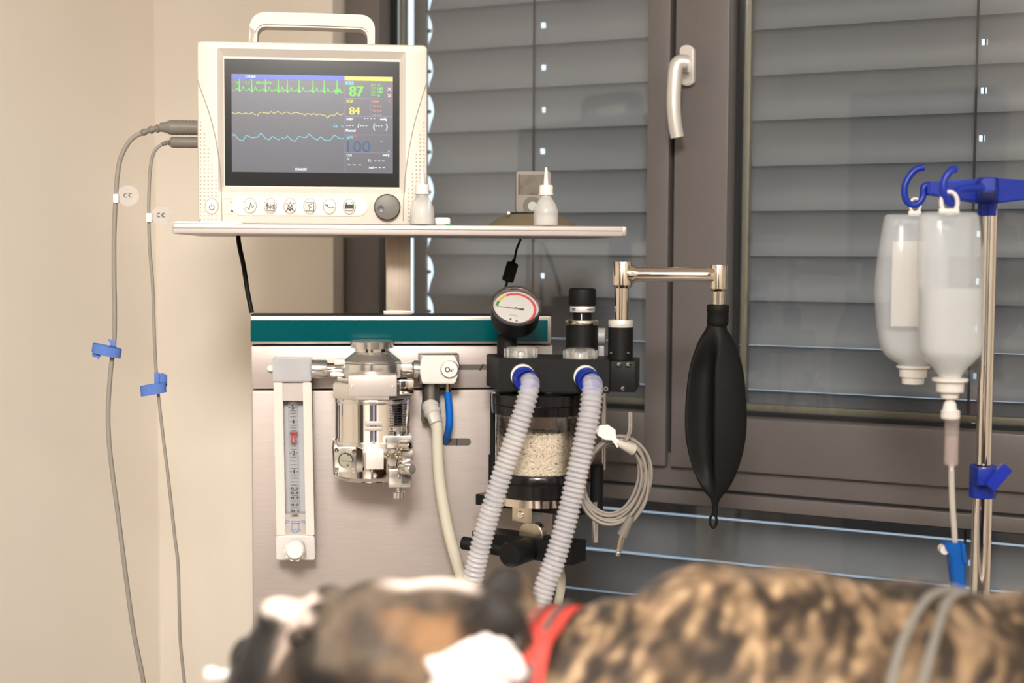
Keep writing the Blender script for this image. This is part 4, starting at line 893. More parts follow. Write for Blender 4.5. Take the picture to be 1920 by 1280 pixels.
# clamp below
TW = Matrix.Translation(V((cx0, CY_, 0))) @ Matrix.Rotation(R(-24), 4, 'Z') @ Matrix.Translation(-V((cx0, CY_, 0)))
def zz(py): return ABS(cpx, py, .04).z
O('support_plate', box(B(), cx0-.082, cx0+.078, CY_-.030, CY_+.030, zz(957), zz(936), .0015, 2, TW), black_m, ab)
O('clamp_bar', box(B(), cx0-.085, cx0+.074, CY_-.034, CY_+.004, zz(1046), zz(1006), .0015, 2, TW), black_m, ab)
t = B()
for z in (zz(1016), zz(1036)): lathe(t, TW @ V((cx0+.052, CY_-.0338, z)), TW.to_3x3() @ V((0, -1, 0)), [(.0028, 0), (.0026, .0008), (.0012, .0006), (0, .0004)], 12)
O('bar_screw', t, satin_chrome, ab)
O('clamp_bracket', box(B(), cx0-.018, cx0+.013, CY_-.036, CY_-.010, zz(978), zz(950), .0008, 2, TW), brass_m, ab)
t = lathe(B(), TW @ V((cx0-.005, CY_-.0358, zz(964))), TW.to_3x3() @ V((0, -1, 0)), [(.0055, 0), (.0055, .0012), (.0045, .002), (0, .002)], 18); O('bracket_bolt', t, satin_chrome, ab)
O('cam_disc', lathe(B(), TW @ V((cx0+.003, CY_-.012, zz(1004))), TW.to_3x3() @ V((0, -1, 0)), [(.019, 0), (.019, .010), (.018, .011), (0, .011)], 36), brass_m, ab)
kd = TW.to_3x3() @ V((0, -1, 0)); k0 = TW @ V((cx0+.006, CY_-.030, zz(1027)))
O('clamp_knob', lathe(B(), k0, kd, [(.0135, 0), (.0162, .006), (.0168, .046), (.0160, .049), (0, .049)], 40), black_m, ab)
kx = k0+kd*.026
O('lever_rod', cyl(B(), kx+V((-.004, 0, 0)), ABS(866, 1017, kx.y+.012), .0088, n=24, bev=.0015), rubber_m, ab)
O('support_rod', vlathe(B(), ABS, 1132, [(880, 4.6), (734, 4.6)], .05, 20), satin_chrome, ab)
O('support_rod', vlathe(B(), ABS, 1116, [(1016, 6), (940, 6)], .04, 20), satin_chrome, ab)
O('support_rod', vlathe(B(), ABS, 924, [(915, 5), (736, 5)], .085, 20), black_m, ab)
O('rod_sleeve', vlathe(B(), ABS, 1119, [(960, 12), (872, 12), (870, 10)], .045, 24), rubber_m, ab)
O('rod_sleeve', vlathe(B(), ABS, 924, [(918, 8), (852, 8)], .085, 20), rubber_m, ab)
O('mounting_arm', box(B(), ABS(960, 700, .1).x, ABS(1010, 700, .1).x, .09, .175, ABS(960, 725, .1).z, ABS(960, 690, .1).z, .003), black_m, ab)
# scavenging hose at the right of the panel
S('scavenging_hose', ptube(B(), ABS, [(1020, 1046, .09), (1042, 1050, .09), (1051, 1075, .088), (1052, 1100, .085), (1044, 1140, .08), (1028, 1190, .07), (1010, 1260, .06)], .0062, 16, 8), tubeclear_m, ABS, 'cream hose curving down behind the right ribbed breathing hose', 'hose')

# ------------------------------------------------------------------ ribbed breathing hoses
def resample(ps, st_):
    out = [ps[0]]; acc = 0
    for a, b_ in zip(ps, ps[1:]):
        L = (b_-a).length; d = st_-acc
        while d <= L: out.append(a+(b_-a)*(d/L)); d += st_
        acc = L-(d-st_)
    return out
def hose(name, label, cx, cyy, pts, r):
    h = T(name, label, 'hose', ABS, ABS(pts[-1][0], pts[-1][1], pts[-1][2]), 'ribbed breathing hoses')
    O('white_collar', ycyl(B(), ABS, cx-6, cyy-4, [(22, .0005), (22.5, -.005), (21, -.008), (0, -.008)], 36), white2_m, h)
    a = ABS(cx-5, cyy-3, -.004); d = (ABS(cx+6, cyy+9, -.034)-a).normalized(); L = .030
    O('blue_cuff', lathe(B(), a, d, [(.0140, 0), (.0152, .004), (.0154, .020), (.0148, .0235), (.0138, .0235), (.0120, .014)], 36), blue_m, h)
    ps = resample(spline([ABS(*p) for p in pts], 14), .00115)
    O('ribbed_tube', sweep(B(), ps, lambda i, f: r*min(1, .80+f*2.6)*(1+.10*min(1, f*14)*math.cos(2*PI*i/5.6)), 20), hose_m, h, 60)
    return h
hose('breathing_hose', 'left ribbed clear breathing hose with blue cuff crossing the granule canister', 985, 709, [(990, 712, -.016), (995, 716, -.026), (993, 728, -.036), (985, 758, -.042), (972, 800, -.044), (954, 852, -.044), (934, 912, -.044), (914, 978, -.042), (898, 1036, -.04), (885, 1095, -.036), (874, 1160, -.03), (868, 1230, -.022), (866, 1300, -.01)], .0129)
hose('breathing_hose', 'right ribbed clear breathing hose with blue cuff beside the coiled cable', 1103, 711, [(1107, 714, -.016), (1112, 718, -.026), (1111, 730, -.036), (1107, 765, -.043), (1098, 815, -.046), (1086, 870, -.048), (1073, 930, -.05), (1058, 990, -.052), (1040, 1050, -.054), (1020, 1105, -.056), (1004, 1160, -.058), (992, 1230, -.058), (985, 1300, -.056)], .0136)

# ------------------------------------------------------------------ breathing bag
bgp = T('breathing_bag', 'limp black rubber breathing bag hanging from the bent metal arm', 'breathing bag', ABS, ABS(1339, 990, .045))
prof = [(606, 17, .9), (618, 21, .9), (632, 30, .8), (655, 40, .7), (690, 50, .62), (730, 55.5, .58), (775, 58, .56), (815, 57, .55), (850, 51, .55), (880, 42, .58), (905, 31, .62), (922, 20, .7), (933, 11, .9), (942, 7, 1), (952, 5.6, 1), (966, 5.2, 1)]
rs = []
for j, (py, hw, dp) in enumerate(prof):
    k = ABS.k(1343, py, .045); cx = 1343.5-(py-606)*.008; 
    cxs = cx-(0 if py < 640 or py > 900 else 0); c = ABS(cxs, py, .045); ring = []; f = min(1, max(0, (py-612)/70))*min(1, max(0, (940-py)/60))
    sec = [(1, .06), (.97, -.10), (.80, -.30), (.60, -.46), (.40, -.58), (.22, -.66), (.10, -.70), (.02, -.72), (-.03, -.70), (-.06, -.58), (-.09, -.36), (-.14, -.12), (-.24, .08), (-.40, .14), (-.58, .08), (-.76, -.06), (-.88, -.16), (-.95, -.20), (-.995, -.15), (-1, -.02)]
    for i in range(40):
        a = -2*PI*i/40; x0_, y0_ = math.cos(a), math.sin(a)*dp
        if i < 20:
            q0, q1 = sec[i][0], sec[i][1]*dp*1.15; x = x0_*(1-f)+q0*f; y = y0_*(1-f)+q1*f
        else: x, y = x0_, y0_
        ring.append(V((c.x+hw*k*x, .045+hw*k*y, c.z)))
    rs.append(ring)
# smooth along the height by spline interpolation of every column
cols = [spline([r_[i] for r_ in rs], 3) for i in range(40)]
t = B(); rings(t, [[cols[i][j] for i in range(40)] for j in range(len(cols[0]))]); bmesh.ops.recalc_face_normals(t, faces=t.faces)
O('bag_body', t, rubber_m, bgp, 80)
O('bag_neck', vlathe(B(), ABS, 1346, [(612, 17), (606, 20), (602, 20.5), (586, 20), (584, 21), (573, 21), (571, 20), (570, 12)], .045, 40), rubber_m, bgp)
cl = ABS(1337.5, 976, .045); O('tail_loop', sweep(B(), [cl+V((.0042*math.cos(a), 0, .0090*math.sin(a))) for a in [2*PI*i/28 for i in range(28)]], .0019, 10, closed=True), rubber_m, bgp)

# ------------------------------------------------------------------ coiled cable on its hook
S('cable_hook', ptube(B(), ABS, [(1182, 772, -.022), (1182, 792, -.022), (1181, 808, -.022), (1174, 824, -.021), (1160, 835, -.018), (1145, 836, .0), (1133, 834, .045)], .0029, 14, 8), satin_chrome, ABS, 'bent metal hook rod holding the coiled grey cable', 'hook')
cc = T('coiled_cable', 'thin grey cable coiled in loops hanging from the metal hook', 'cable', ABS, ABS(1158, 1040, -.012))
pts = []; loops = [(1147, 46, 66, -.002, 826), (1153, 58, 73, -.010, 820), (1145, 52, 69, -.016, 830), (1157, 63, 81, -.006, 817), (1150, 57, 76, -.020, 824), (1155, 68, 86, -.012, 818), (1149, 62, 79, -.004, 822), (1152, 55, 71, -.008, 826)]
for i, (cx, rx, ry, dy, top) in enumerate(loops):
    nx = loops[min(i+1, len(loops)-1)]
    for j in range(28):
        f = j/28; a = PI/2-2*PI*f
        g = lambda q: loops[i][q]*(1-f)+nx[q]*f
        # the loops lean: narrow at the hook, wide below
        X = g(0)+g(1)*math.cos(a)*(1+.05*math.sin(a*2))+6*math.sin(a); Y = g(4)+g(2)-g(2)*math.sin(a)
        pts.append(ABS(X, Y, g(3)))
pts += [ABS(1190, 850, -.012), ABS(1214, 890, -.014), ABS(1212, 935, -.016), ABS(1196, 965, -.018), ABS(1181, 982, -.018)]
O('loops', sweep(B(), spline(pts, 3), .00205, 10), cable_m, cc)
O('plug_sleeve', cyl(B(), ABS(1184, 968, -.018), ABS(1167, 1003, -.018), .0048, .0076, n=20), cable_dark, cc)
O('plug_pin', cyl(B(), ABS(1168, 1002, -.018), ABS(1160.5, 1032, -.018), .0044, .0040, n=18), brass_m, cc)
O('plug_tip', lathe(B(), ABS(1160.8, 1031, -.018), (ABS(1157.5, 1042, -.018)-ABS(1160.8, 1031, -.018)), [(.0042, 0), (.0042, .0012), (.0024, .0022), (.0034, .005), (.0030, .0072), (0, .0088)], 16), nickel_m, cc)
tg = [(1117, 806), (1124, 797), (1140, 796), (1154, 806), (1155, 820), (1166, 832), (1157, 839), (1148, 825), (1134, 824), (1121, 816)]
O('paper_tag', pprism(B(), ABS, tg, -.0335, -.0325), tag_m, cc, label='blank white tag')
O('cable_tie', sweep(B(), [ABS(1150, 826, -.028), ABS(1163, 832, -.031), ABS(1176, 838, -.028), ABS(1186, 842, -.022)], lambda i, f: .0030+.0048*f, 14, flat=None), M('beige_tie', (190, 182, 168), .6, var=.02), cc)

# ------------------------------------------------------------------ infusion stand, bags, drip line
pole_x = IV(1848, 700, 0).x
ivs = T('infusion_stand', 'chrome infusion pole with blue hanger arms and blue height clamp', 'infusion stand', IV, (pole_x, 0, 0))
zc = IV(1848, 905, 0).z; ki = IV.k(1848, 700, 0)
O('upper_pole', cyl(B(), (pole_x, 0, zc-.1), (pole_x, 0, IV(1850, 392, 0).z), 14.2*ki, n=40), chrome_m, ivs)
O('lower_pole', cyl(B(), (pole_x, 0, .06), (pole_x, 0, zc-.01), 18.8*ki, n=40), chrome_m, ivs)
for i in range(5):
    a = 2*PI*i/5+.5; e = V((pole_x+.27*math.cos(a), .27*math.sin(a), .055))
    lg = O('foot', sweep(B(), [V((pole_x, 0, .085)), V((pole_x+.13*math.cos(a), .13*math.sin(a), .08)), e+V((0, 0, .012))], .012, 12), alu_m, ivs)
    O('foot_caster', cyl(B(), e+V((-.012, 0, -.03)), e+V((.012, 0, -.03)), .025, n=20, bev=.003), rubber_m, lg)
def IX(px): return IV(px, 360, 0).x
hub = O('hanger_hub', vlathe(B(), IV, 1852, [(405, 17), (404, 17.5), (380, 17.5), (378, 18.5), (350, 20), (335, 20), (333, 18), (333, 0)], 0, 32), blue_m, ivs)
def arm(ang, L, name='hanger_arm'):
    t = B(); d = V((math.cos(ang), math.sin(ang), 0)); w = V((-d.y, d.x, 0)); c = V((IV(1852, 350, 0).x, 0, 0))
    zt1 = IV(1852, 334, 0).z; zt2 = IV(1852, 342, 0).z; zb1 = IV(1852, 384, 0).z; zb2 = IV(1852, 366, 0).z
    rs = []
    for f, wd in ((.08, .013), (.5, .010), (1, .0075)):
        p = c+d*L*f; zt_ = zt1+(zt2-zt1)*f; zb_ = zb1+(zb2-zb1)*f
        rs.append([V((p.x-w.x*wd, p.y-w.y*wd, zb_)), V((p.x+w.x*wd, p.y+w.y*wd, zb_)), V((p.x+w.x*wd, p.y+w.y*wd, zt_)), V((p.x-w.x*wd, p.y-w.y*wd, zt_))])
    rings(t, rs); bmesh.ops.recalc_face_normals(t, faces=t.faces); bmesh.ops.bevel(t, geom=list(t.edges), offset=.002, segments=2, affect='EDGES')
    o = O(name, t, blue_m, ivs); e = c+d*L; return o, e, d
def hook(par, e, d, s=1.0):
    z = IV(1740, 347, 0).z; q = [(0, .000), (.004, -.004), (.004, -.014), (.010, -.023), (.019, -.024), (.026, -.016), (.027, -.002), (.022, .010), (.014, .019), (.004, .022)]
    O('hanger_hook', sweep(B(), spline([V((e.x, e.y, z))-d*.006]+[V((e.x, e.y, z))+d*a*s+V((0, 0, b_*s)) for a, b_ in q], 5), .0042, 12), blue_m, par)
o1, e1, d1 = arm(R(180), IV(1852, 350, 0).x-IV(1737, 350, 0).x); hook(o1, e1, d1)
o2, e2, d2 = arm(R(0), .09); hook(o2, e2, d2)
o3, e3, d3 = arm(R(252), .105)
hz = IV(1785, 345, e3.y).z
# front hook carries the nearer bag
fh = [IV(1800, 352, e3.y+.02), IV(1772, 352, -.098), IV(1768, 362, -.104), IV(1772, 376, -.106), IV(1782, 381, -.106)]
q = [V((e3.x, e3.y+.006, IV(1800, 350, e3.y).z)), IV(1797, 356, e3.y-.004), IV(1793, 374, e3.y-.010), IV(1783, 381, e3.y-.014), IV(1774, 374, e3.y-.018), IV(1769, 358, e3.y-.020), IV(1770, 340, e3.y-.020), IV(1778, 325, e3.y-.020), IV(1787, 317, e3.y-.018), IV(1791, 318, e3.y-.016)]
O('hanger_hook', sweep(B(), spline(q, 5), .0044, 12), blue_m, o3)
cb = O('clamp_body', cyl(B(), (pole_x, 0, IV(1845, 937, -.02).z), (pole_x, 0, IV(1845, 876, -.02).z), .0165, n=32, bev=.001), blue_m, ivs)
O('clamp_block', box(B(), pole_x-.0165, pole_x+.006, -.030, .0, IV(1845, 908, -.02).z, IV(1845, 876, -.02).z, .002), blue_m, cb)
a_ = IV(1856, 912, -.034); c_ = IV(1889, 874, -.040)
O('clamp_lever', strip(B(), [a_, (a_+c_)/2+V((0, -.001, 0)), c_], (.0105, 0, -.0092), .009), M('blue_lever', (30, 52, 178), .35, var=.03), ivs)

def bag(name, label, cxp, y, body, eye, cap, level, ysc, lbl):
    r = T(name, label, 'infusion bag', IV, IV(cxp, cap[-1][0], y), 'infusion bags on the stand')
    k = IV.k(cxp, 550, y)
    def shell(s, p0, p1):
        rs = []
        for py, hl, hr, d in body:
            if py < p0 or py > p1: continue
            c = IV(cxp, py, y); m_ = (hr-hl)/2; hw = (hl+hr)/2
            rs.append([V((c.x+(m_+hw*s*math.copysign(abs(math.cos(a))**.75, math.cos(a)))*k, y+d*s*math.copysign(abs(math.sin(a))**.8, math.sin(a)), c.z)) for a in [2*PI*i/40 for i in range(40)]])
        return rs
    def tobm(rs):
        t = B(); cols = [spline([q[i] for q in rs], 3) for i in range(40)]; rings(t, [[cols[i][j] for i in range(40)] for j in range(len(cols[0]))]); bmesh.ops.recalc_face_normals(t, faces=t.faces); return t
    O('bag_shell', tobm(shell(1, 0, 9999)), bag_m, r, 80)
    O('fluid', tobm(shell(.95, level, 9999)), liquid_m, r, 50)
    ex, ey, er, eh = eye
    out = [(ex-er, body[0][0]+3)]+arcpts(ex, ey, er, 180, 0, 12)+[(ex+er, body[0][0]+3)]
    inn = [(ex+er*.52, ey+eh*.55)]+arcpts(ex, ey+2, er*.55, 0, 180, 10)+[(ex-er*.52, ey+eh*.55)]
    t = B(); ring = [IV(px, py, y) for px, py in arcpts(ex, ey+4, er*.80, 0, 360, 24)[:-1]]; sweep(t, [V((p.x, y, IV(ex, ey+4, y).z+(p.z-IV(ex, ey+4, y).z)*1.35)) for p in ring], er*.22*k, 10, closed=True)
    rbox(t, IV, ex-er, body[0][0]-6, ex+er, body[0][0]+4, y-.0025, y+.0025, .001)
    O('hanging_eye', t, white2_m, r)
    O('bag_cap', vlathe(B(), IV, cxp, cap, y, 36), white2_m, r)
    if lbl: lbl(r, k)
    return r
bodyA = [(401, 44, 44, .005), (403, 50, 49, .013), (410, 54, 53, .019), (470, 64, 62, .027), (530, 71, 64, .030), (575, 70, 64, .030), (620, 66, 62, .030), (650, 61, 60, .028), (668, 50, 50, .024), (682, 28, 28, .018), (690, 19, 19, .013)]
bodyB = [(397, 46, 42, .005), (398.5, 52, 48, .014), (404, 56, 52, .020), (416, 57.5, 53.5, .024), (470, 59, 57, .029), (540, 58, 58, .032), (600, 58, 58, .033), (650, 57, 59, .032), (668, 50, 52, .029), (690, 30, 30, .020), (703, 21, 21, .014), (712, 20, 20, .0135)]
def lblA(r, k): O('label_panel', rbox(B(), IV, 1672, 452, 1735, 612, -.012, -.0115), M('bag_back_label', (244, 236, 226), .5, var=.01, clear=.25), r)
bag('infusion_bag', 'half-empty infusion bag on the left hook, partly behind the fuller bag', 1712, .0, bodyA, (1716, 381, 12, 26), [(719, 20), (708, 21), (706, 25), (691, 26), (689, 31), (685, 31), (684, 20)], 592, 1, lblA)
t = None
bgB = bag('infusion_bag', 'fuller infusion bag on the front hook with the drip line attached below', 1781, -.118, bodyB, (1780, 376, 19, 26), [(746, 16), (735, 17), (734, 25), (716, 26), (714, 33), (709, 33), (708, 20)], 480, 1, None)
dl_ = T('drip_line', 'clear drip chamber and tube with blue roller clamp below the nearer bag', 'drip line', IV, IV(1796, 1110, -.118)); yd = -.118
O('spike', vlathe(B(), IV, 1781, [(770, 14), (766, 13), (755, 11), (752, 8), (746, 7), (742, 11)], yd, 24), white2_m, dl_)
O('chamber_cap', vlathe(B(), IV, 1782, [(786, 15), (783, 17.5), (770, 17.5), (768, 14)], yd, 32), white2_m, dl_)
O('drip_chamber', vlathe(B(), IV, 1784, [(873, 5), (871, 12), (868, 13.5), (816, 13), (786, 14)], yd, 32), M('drip_chamber_plastic', (226, 208, 206), .1, var=.02, clear=.76, spec=.8), dl_)
O('chamber_fluid', vlathe(B(), IV, 1784, [(870, 11), (866, 12.4), (818, 12), (817, 0)], yd, 28), M('chamber_fluid_tint', (224, 204, 202), .1, clear=.72), dl_)
O('chamber_outlet', vlathe(B(), IV, 1784, [(884, 4), (876, 4.5), (873, 6), (870, 6)], yd, 20), white2_m, dl_)
O('line_tube', ptube(B(), IV, [(1784, 880, yd), (1784.5, 910, yd), (1786, 950, yd), (1789, 990, yd), (1791, 1020, yd), (1797, 1070, yd), (1803, 1120, yd), (1809, 1170, yd)], .0034, 14, 8), M('clear_line_tube', (232, 224, 214), .2, var=.02, clear=.4), dl_)
t = B(); rs = []
for px0, px1, py, d in ((1768, 1806, 1016, .011), (1768.5, 1806, 1024, .011), (1778, 1806, 1040, .010), (1781, 1805, 1070, .009), (1787, 1806, 1108, .009)):
    c0_, c1_ = IV(px0, py, yd), IV(px1, py, yd); rs.append([V((c0_.x, yd-d, c0_.z)), V((c1_.x, yd-d, c1_.z)), V((c1_.x, yd+d, c1_.z)), V((c0_.x, yd+d, c0_.z))])
rings(t, rs); bmesh.ops.recalc_face_normals(t, faces=t.faces); bmesh.ops.bevel(t, geom=[e for e in t.edges if e.calc_face_angle(0) > .5], offset=.0012, segments=2, affect='EDGES')
rc = O('roller_clamp', t, blue2_m, dl_)
O('clamp_rib', strip(B(), [IV(1803, 1018, yd-.009), IV(1806, 1036, yd-.009), IV(1808, 1054, yd-.009)], (.004, 0, 0), .008), blue2_m, rc)
O('roller_wheel', ycyl(B(), IV, 1772, 1031, [(8.5, yd+.006), (8.5, yd-.006), (0, yd-.006)], 24), white2_m, rc)

# ------------------------------------------------------------------ examination table
TZ = .972
et = T('examination_table', 'steel examination table carrying the sleeping dog', 'table', WORLD, (.42, 1.12, 0))
O('table_top', box(B(), -.48, 1.35, .74, 1.46, TZ-.03, TZ, .004), steel_m, et)
O('table_column', box(B(), .28, .56, 1.0, 1.24, .06, TZ-.03, .01), white_m, et)
O('table_base', box(B(), .0, .84, .80, 1.42, 0, .06, .01), white_m, et)

# ------------------------------------------------------------------ the dog: one continuous body
kd_ = DOG.k(960, 1200, 0)
def ell(bm, px, py, rx, ry, y, ry3, rot=0):
    c = DOG(px, py, 0); t = B(); bmesh.ops.create_icosphere(t, subdivisions=4, radius=1)
    Mx = Matrix.Translation(V((c.x, y, c.z))) @ Matrix.Rotation(R(rot), 4, 'Y') @ Matrix.Diagonal((rx*kd_, ry3, ry*kd_, 1))
    bmesh.ops.transform(t, matrix=Mx, verts=t.verts); merge(bm, t)
def limb(bm, pts):
    ps = [V(p[:3]) for p in pts]; sp = spline(ps, 6); n = len(sp)
    rr = [p[3] for p in pts]
    def rad(i, f): x = f*(len(rr)-1); j = min(int(x), len(rr)-2); return rr[j]+(rr[j+1]-rr[j])*(x-j)
    t = B(); sweep(t, sp, rad, 16); merge(bm, t)
    for p in (pts[0], pts[-1]):
        t = B(); bmesh.ops.create_icosphere(t, subdivisions=3, radius=p[3]); bmesh.ops.translate(t, verts=t.verts, vec=p[:3]); merge(bm, t)
bm = B()
ell(bm, 1345, 1322, 225, 264, .0, .145); ell(bm, 1480, 1350, 300, 285, 0, .15); ell(bm, 1700, 1370, 380, 280, 0, .145, 3)
ell(bm, 1960, 1385, 350, 274, 0, .140, 2); ell(bm, 2230, 1400, 280, 270, 0, .140)
ell(bm, 1190, 1330, 190, 208, 0, .120, -14); ell(bm, 1080, 1330, 175, 178, 0, .105); ell(bm, 980, 1310, 150, 165, 0, .1)
ell(bm, 820, 1242, 178, 157, 0, .086); ell(bm, 715, 1232, 140, 146, 0, .078); ell(bm, 780, 1315, 170, 120, -.02, .080)
ell(bm, 640, 1222, 110, 100, -.004, .066); ell(bm, 575, 1250, 100, 116, 0, .058); ell(bm, 512, 1268, 78, 116, 0, .052, 12)
ell(bm, 478, 1285, 56, 108, 0, .046, 18); ell(bm, 520, 1150, 40, 30, 0, .03); ell(bm, 560, 1163, 40, 34, 0, .036)
ell(bm, 603, 1137, 34, 25, -.030, .026, -10); ell(bm, 603, 1137, 34, 25, .030, .026, -10)
ell(bm, 545, 1340, 130, 80, 0, .060); ell(bm, 660, 1350, 130, 70, 0, .060)
# ears: thin folded flaps
for s in (-1, 1):
    o_ = 0 if s < 0 else 14; ell(bm, 915+o_, 1165+o_, 58, 72, s*.060, .020, 24); ell(bm, 940+o_, 1128+o_, 52, 50, s*.066, .015, 30); ell(bm, 970+o_, 1150+o_, 30, 46, s*.066, .013, -20)
# legs lie on the table toward the camera
zl_ = TZ+.03
for s, dx in ((-1, 0), (-.35, .06)):
    x0_ = DOG(1300, 1500, 0).x+dx
    limb(bm, [(x0_, s*.11, TZ+.11, .055), (x0_-.02, -.19 if s == -1 else -.17, TZ+.06, .042), (x0_-.13, -.27 if s == -1 else -.24, TZ+.036, .030), (x0_-.21, -.30 if s == -1 else -.26, TZ+.030, .027), (x0_-.26, -.31 if s == -1 else -.27, TZ+.026, .028)])
    x1_ = DOG(2230, 1500, 0).x+dx
    limb(bm, [(x1_, s*.10, TZ+.12, .075), (x1_-.10, -.18, TZ+.08, .055), (x1_+.0, -.26 if s == -1 else -.24, TZ+.04, .032), (x1_-.10, -.30 if s == -1 else -.27, TZ+.027, .024), (x1_-.17, -.31 if s == -1 else -.28, TZ+.024, .026)])
limb(bm, [(DOG(2440, 1400, 0).x, 0, TZ+.12, .028), (DOG(2540, 1480, 0).x, -.03, TZ+.06, .02), (DOG(2640, 1560, 0).x, -.08, TZ+.02, .012)])
me = bpy.data.meshes.new('dog_src'); bm.to_mesh(me); bm.free()
o = bpy.data.objects.new('dog_src', me); COL.objects.link(o)
md = o.modifiers.new('r', 'REMESH'); md.mode = 'VOXEL'; md.voxel_size = .0045
ms = o.modifiers.new('s', 'SMOOTH'); ms.factor = .6; ms.iterations = 9
dg = bpy.context.evaluated_depsgraph_get(); me2 = bpy.data.meshes.new_from_object(o.evaluated_get(dg)); bpy.data.objects.remove(o)
# coat pattern: a colour per vertex (brindle streaks, black mask, white blaze with painted lamp highlights)
def mixc(a, b_, f): f = max(0, min(1, f)); return tuple(x+(y-x)*f for x, y in zip(a, b_))
def sm(x, a, b_): x = max(0, min(1, (x-a)/(b_-a))); return x*x*(3-2*x)
DK = lin((47, 38, 31)); TAN = lin((150, 122, 92)); HI = lin((196, 166, 130)); GREY = lin((102, 87, 72)); BLK = lin((30, 27, 26)); WHT = lin((226, 206, 194)); ORG = lin((142, 104, 68)); PALE = lin((170, 152, 140)); CHAR = lin((46, 43, 44))
cam_y = 1.12
def topx(p): s = F/1.12; return 960+p.x*s, 475+(1.45-p.z)*s*1.0
PATCH = [(870, 1180, 95, 60, ORG, .75, 0), (780, 1150, 70, 30, ORG, .55, 10), (640, 1180, 60, 60, GREY, .6, 0), (735, 1190, 60, 50, GREY, .4, 0), (760, 1240, 70, 50, TAN, .5, 0), (845, 1215, 48, 40, TAN, .5, 0),
    (620, 1255, 60, 46, BLK, .9, 0), (590, 1200, 24, 50, BLK, .85, 15), (725, 1272, 95, 55, CHAR, .95, -20), (690, 1230, 26, 40, DK, .6, 30), (700, 1160, 40, 26, DK, .5, 0), (590, 1118, 26, 20, BLK, .9, 0),
    (545, 1195, 9, 60, PALE, .95, 25), (522, 1200, 8, 50, PALE, .6, 25), (518, 1130, 46, 22, WHT, 1, 0), (560, 1140, 40, 18, WHT, .8, 0), (470, 1230, 60, 90, BLK, 1, 20), (515, 1170, 20, 22, BLK, .8, 0),  # WHT patches: white muzzle fur with lamp highlight painted in
    (930, 1130, 85, 60, BLK, .92, 30), (900, 1240, 70, 60, DK, .7, 0), (660, 1300, 80, 40, DK, .6, 0), (820, 1270, 60, 40, DK, .6, 0), (800, 1255, 40, 26, ORG, .4, 0)]
ca = me2.color_attributes.new('coat', 'FLOAT_COLOR', 'POINT'); buf = []
for v in me2.vertices:
    p = v.co; px, py = topx(p)
    al = p.x*.50+p.z*.86; ac = p.x*.86-p.z*.50
    wob = noise.noise(V((p.x*9, p.y*9, p.z*9)))*.02
    n1 = noise.noise(V(((ac+wob)*78, p.y*26, al*24))); n2 = noise.noise(V(((ac+wob)*150+7, p.y*60, al*60))); n3 = noise.noise(V((p.x*22, p.y*22, p.z*22+5)))
    f = sm(n1*.7+n2*.5+n3*.35, -.30, .52); c = mixc(DK, TAN, f*.95)
    c = mixc(c, HI, sm(n2*.7+n1*.5, .22, .62)*.8)
    if n3 > .15: c = mixc(c, GREY, (n3-.15)*1.2)
    hd = sm(1010-px, 0, 60)
    if hd > 0:
        hf = sm(n1*.5+n3*.6, -.3, .35); c = mixc(c, mixc(DK, GREY, hf*.75), hd)
        for cx, cc_, rx, ry, col, st_, rot in PATCH:
            dx, dy = px-cx, py-cc_; r_ = R(rot); ux = dx*math.cos(r_)+dy*math.sin(r_); uy = -dx*math.sin(r_)+dy*math.cos(r_)
            d = math.hypot(ux/rx, uy/ry)
            if d < 1.3: c = mixc(c, col, st_*(1-sm(d+n3*.25, .55, 1.2)))
        # white forehead blaze, with the lamp's blown highlight painted into it
        if 690 < px < 915: c = mixc(c, WHT, sm(px, 690, 760)*sm(915-px, 0, 40)*(1-sm(abs(p.y-.012), .016, .038))*sm(1150-py, 0, 25))
    buf += [*c, 1.0]
ca.data.foreach_set('color', buf)
cm = bpy.data.materials.new('brindle_coat'); cm.use_nodes = True; n = cm.node_tree.nodes; L = cm.node_tree.links; bs = n['Principled BSDF']
at = n.new('ShaderNodeAttribute'); at.attribute_name = 'coat'; nz = n.new('ShaderNodeTexNoise'); nz.inputs['Scale'].default_value = 260; nz.inputs['Detail'].default_value = 3
tc = n.new('ShaderNodeTexCoord'); mp = n.new('ShaderNodeMapping'); mp.inputs['Scale'].default_value = (1, .6, .35); L.new(tc.outputs['Object'], mp.inputs[0]); L.new(mp.outputs[0], nz.inputs['Vector'])
mr = n.new('ShaderNodeMapRange'); mr.inputs['To Min'].default_value = .72; mr.inputs['To Max'].default_value = 1.28; L.new(nz.outputs['Fac'], mr.inputs['Value'])
mx = n.new('ShaderNodeMix'); mx.data_type = 'RGBA'; mx.blend_type = 'MULTIPLY'; mx.inputs[0].default_value = 1; L.new(at.outputs['Color'], mx.inputs[6]); L.new(mr.outputs[0], mx.inputs[7])
L.new(mx.outputs[2], bs.inputs['Base Color']); bs.inputs['Roughness'].default_value = .6; bs.inputs['Specular IOR Level'].default_value = .3; bs.inputs['Sheen Weight'].default_value = .08; bs.inputs['Sheen Roughness'].default_value = .4
bp = n.new('ShaderNodeBump'); bp.inputs['Strength'].default_value = .4; bp.inputs['Distance'].default_value = .002; L.new(nz.outputs['Fac'], bp.inputs['Height']); L.new(bp.outputs[0], bs.inputs['Normal'])
tree = BVHTree.FromPolygons([v.co.copy() for v in me2.vertices], [tuple(p.vertices) for p in me2.polygons])
dog = T('dog', 'brindle boxer dog lying asleep with its head to the left and black muzzle', 'dog', DOG, (DOG(1400, 1300, 0).x, 0, TZ))
me2.transform(Matrix.Translation(-BASE['dog'])); me2.shade_smooth(); me2.materials.clear(); me2.materials.append(cm)
for p in me2.polygons: p.material_index = 0
db = bpy.data.objects.new('dog_body', me2); COL.objects.link(db); db.parent = dog; BASE[db.name] = BASE['dog']
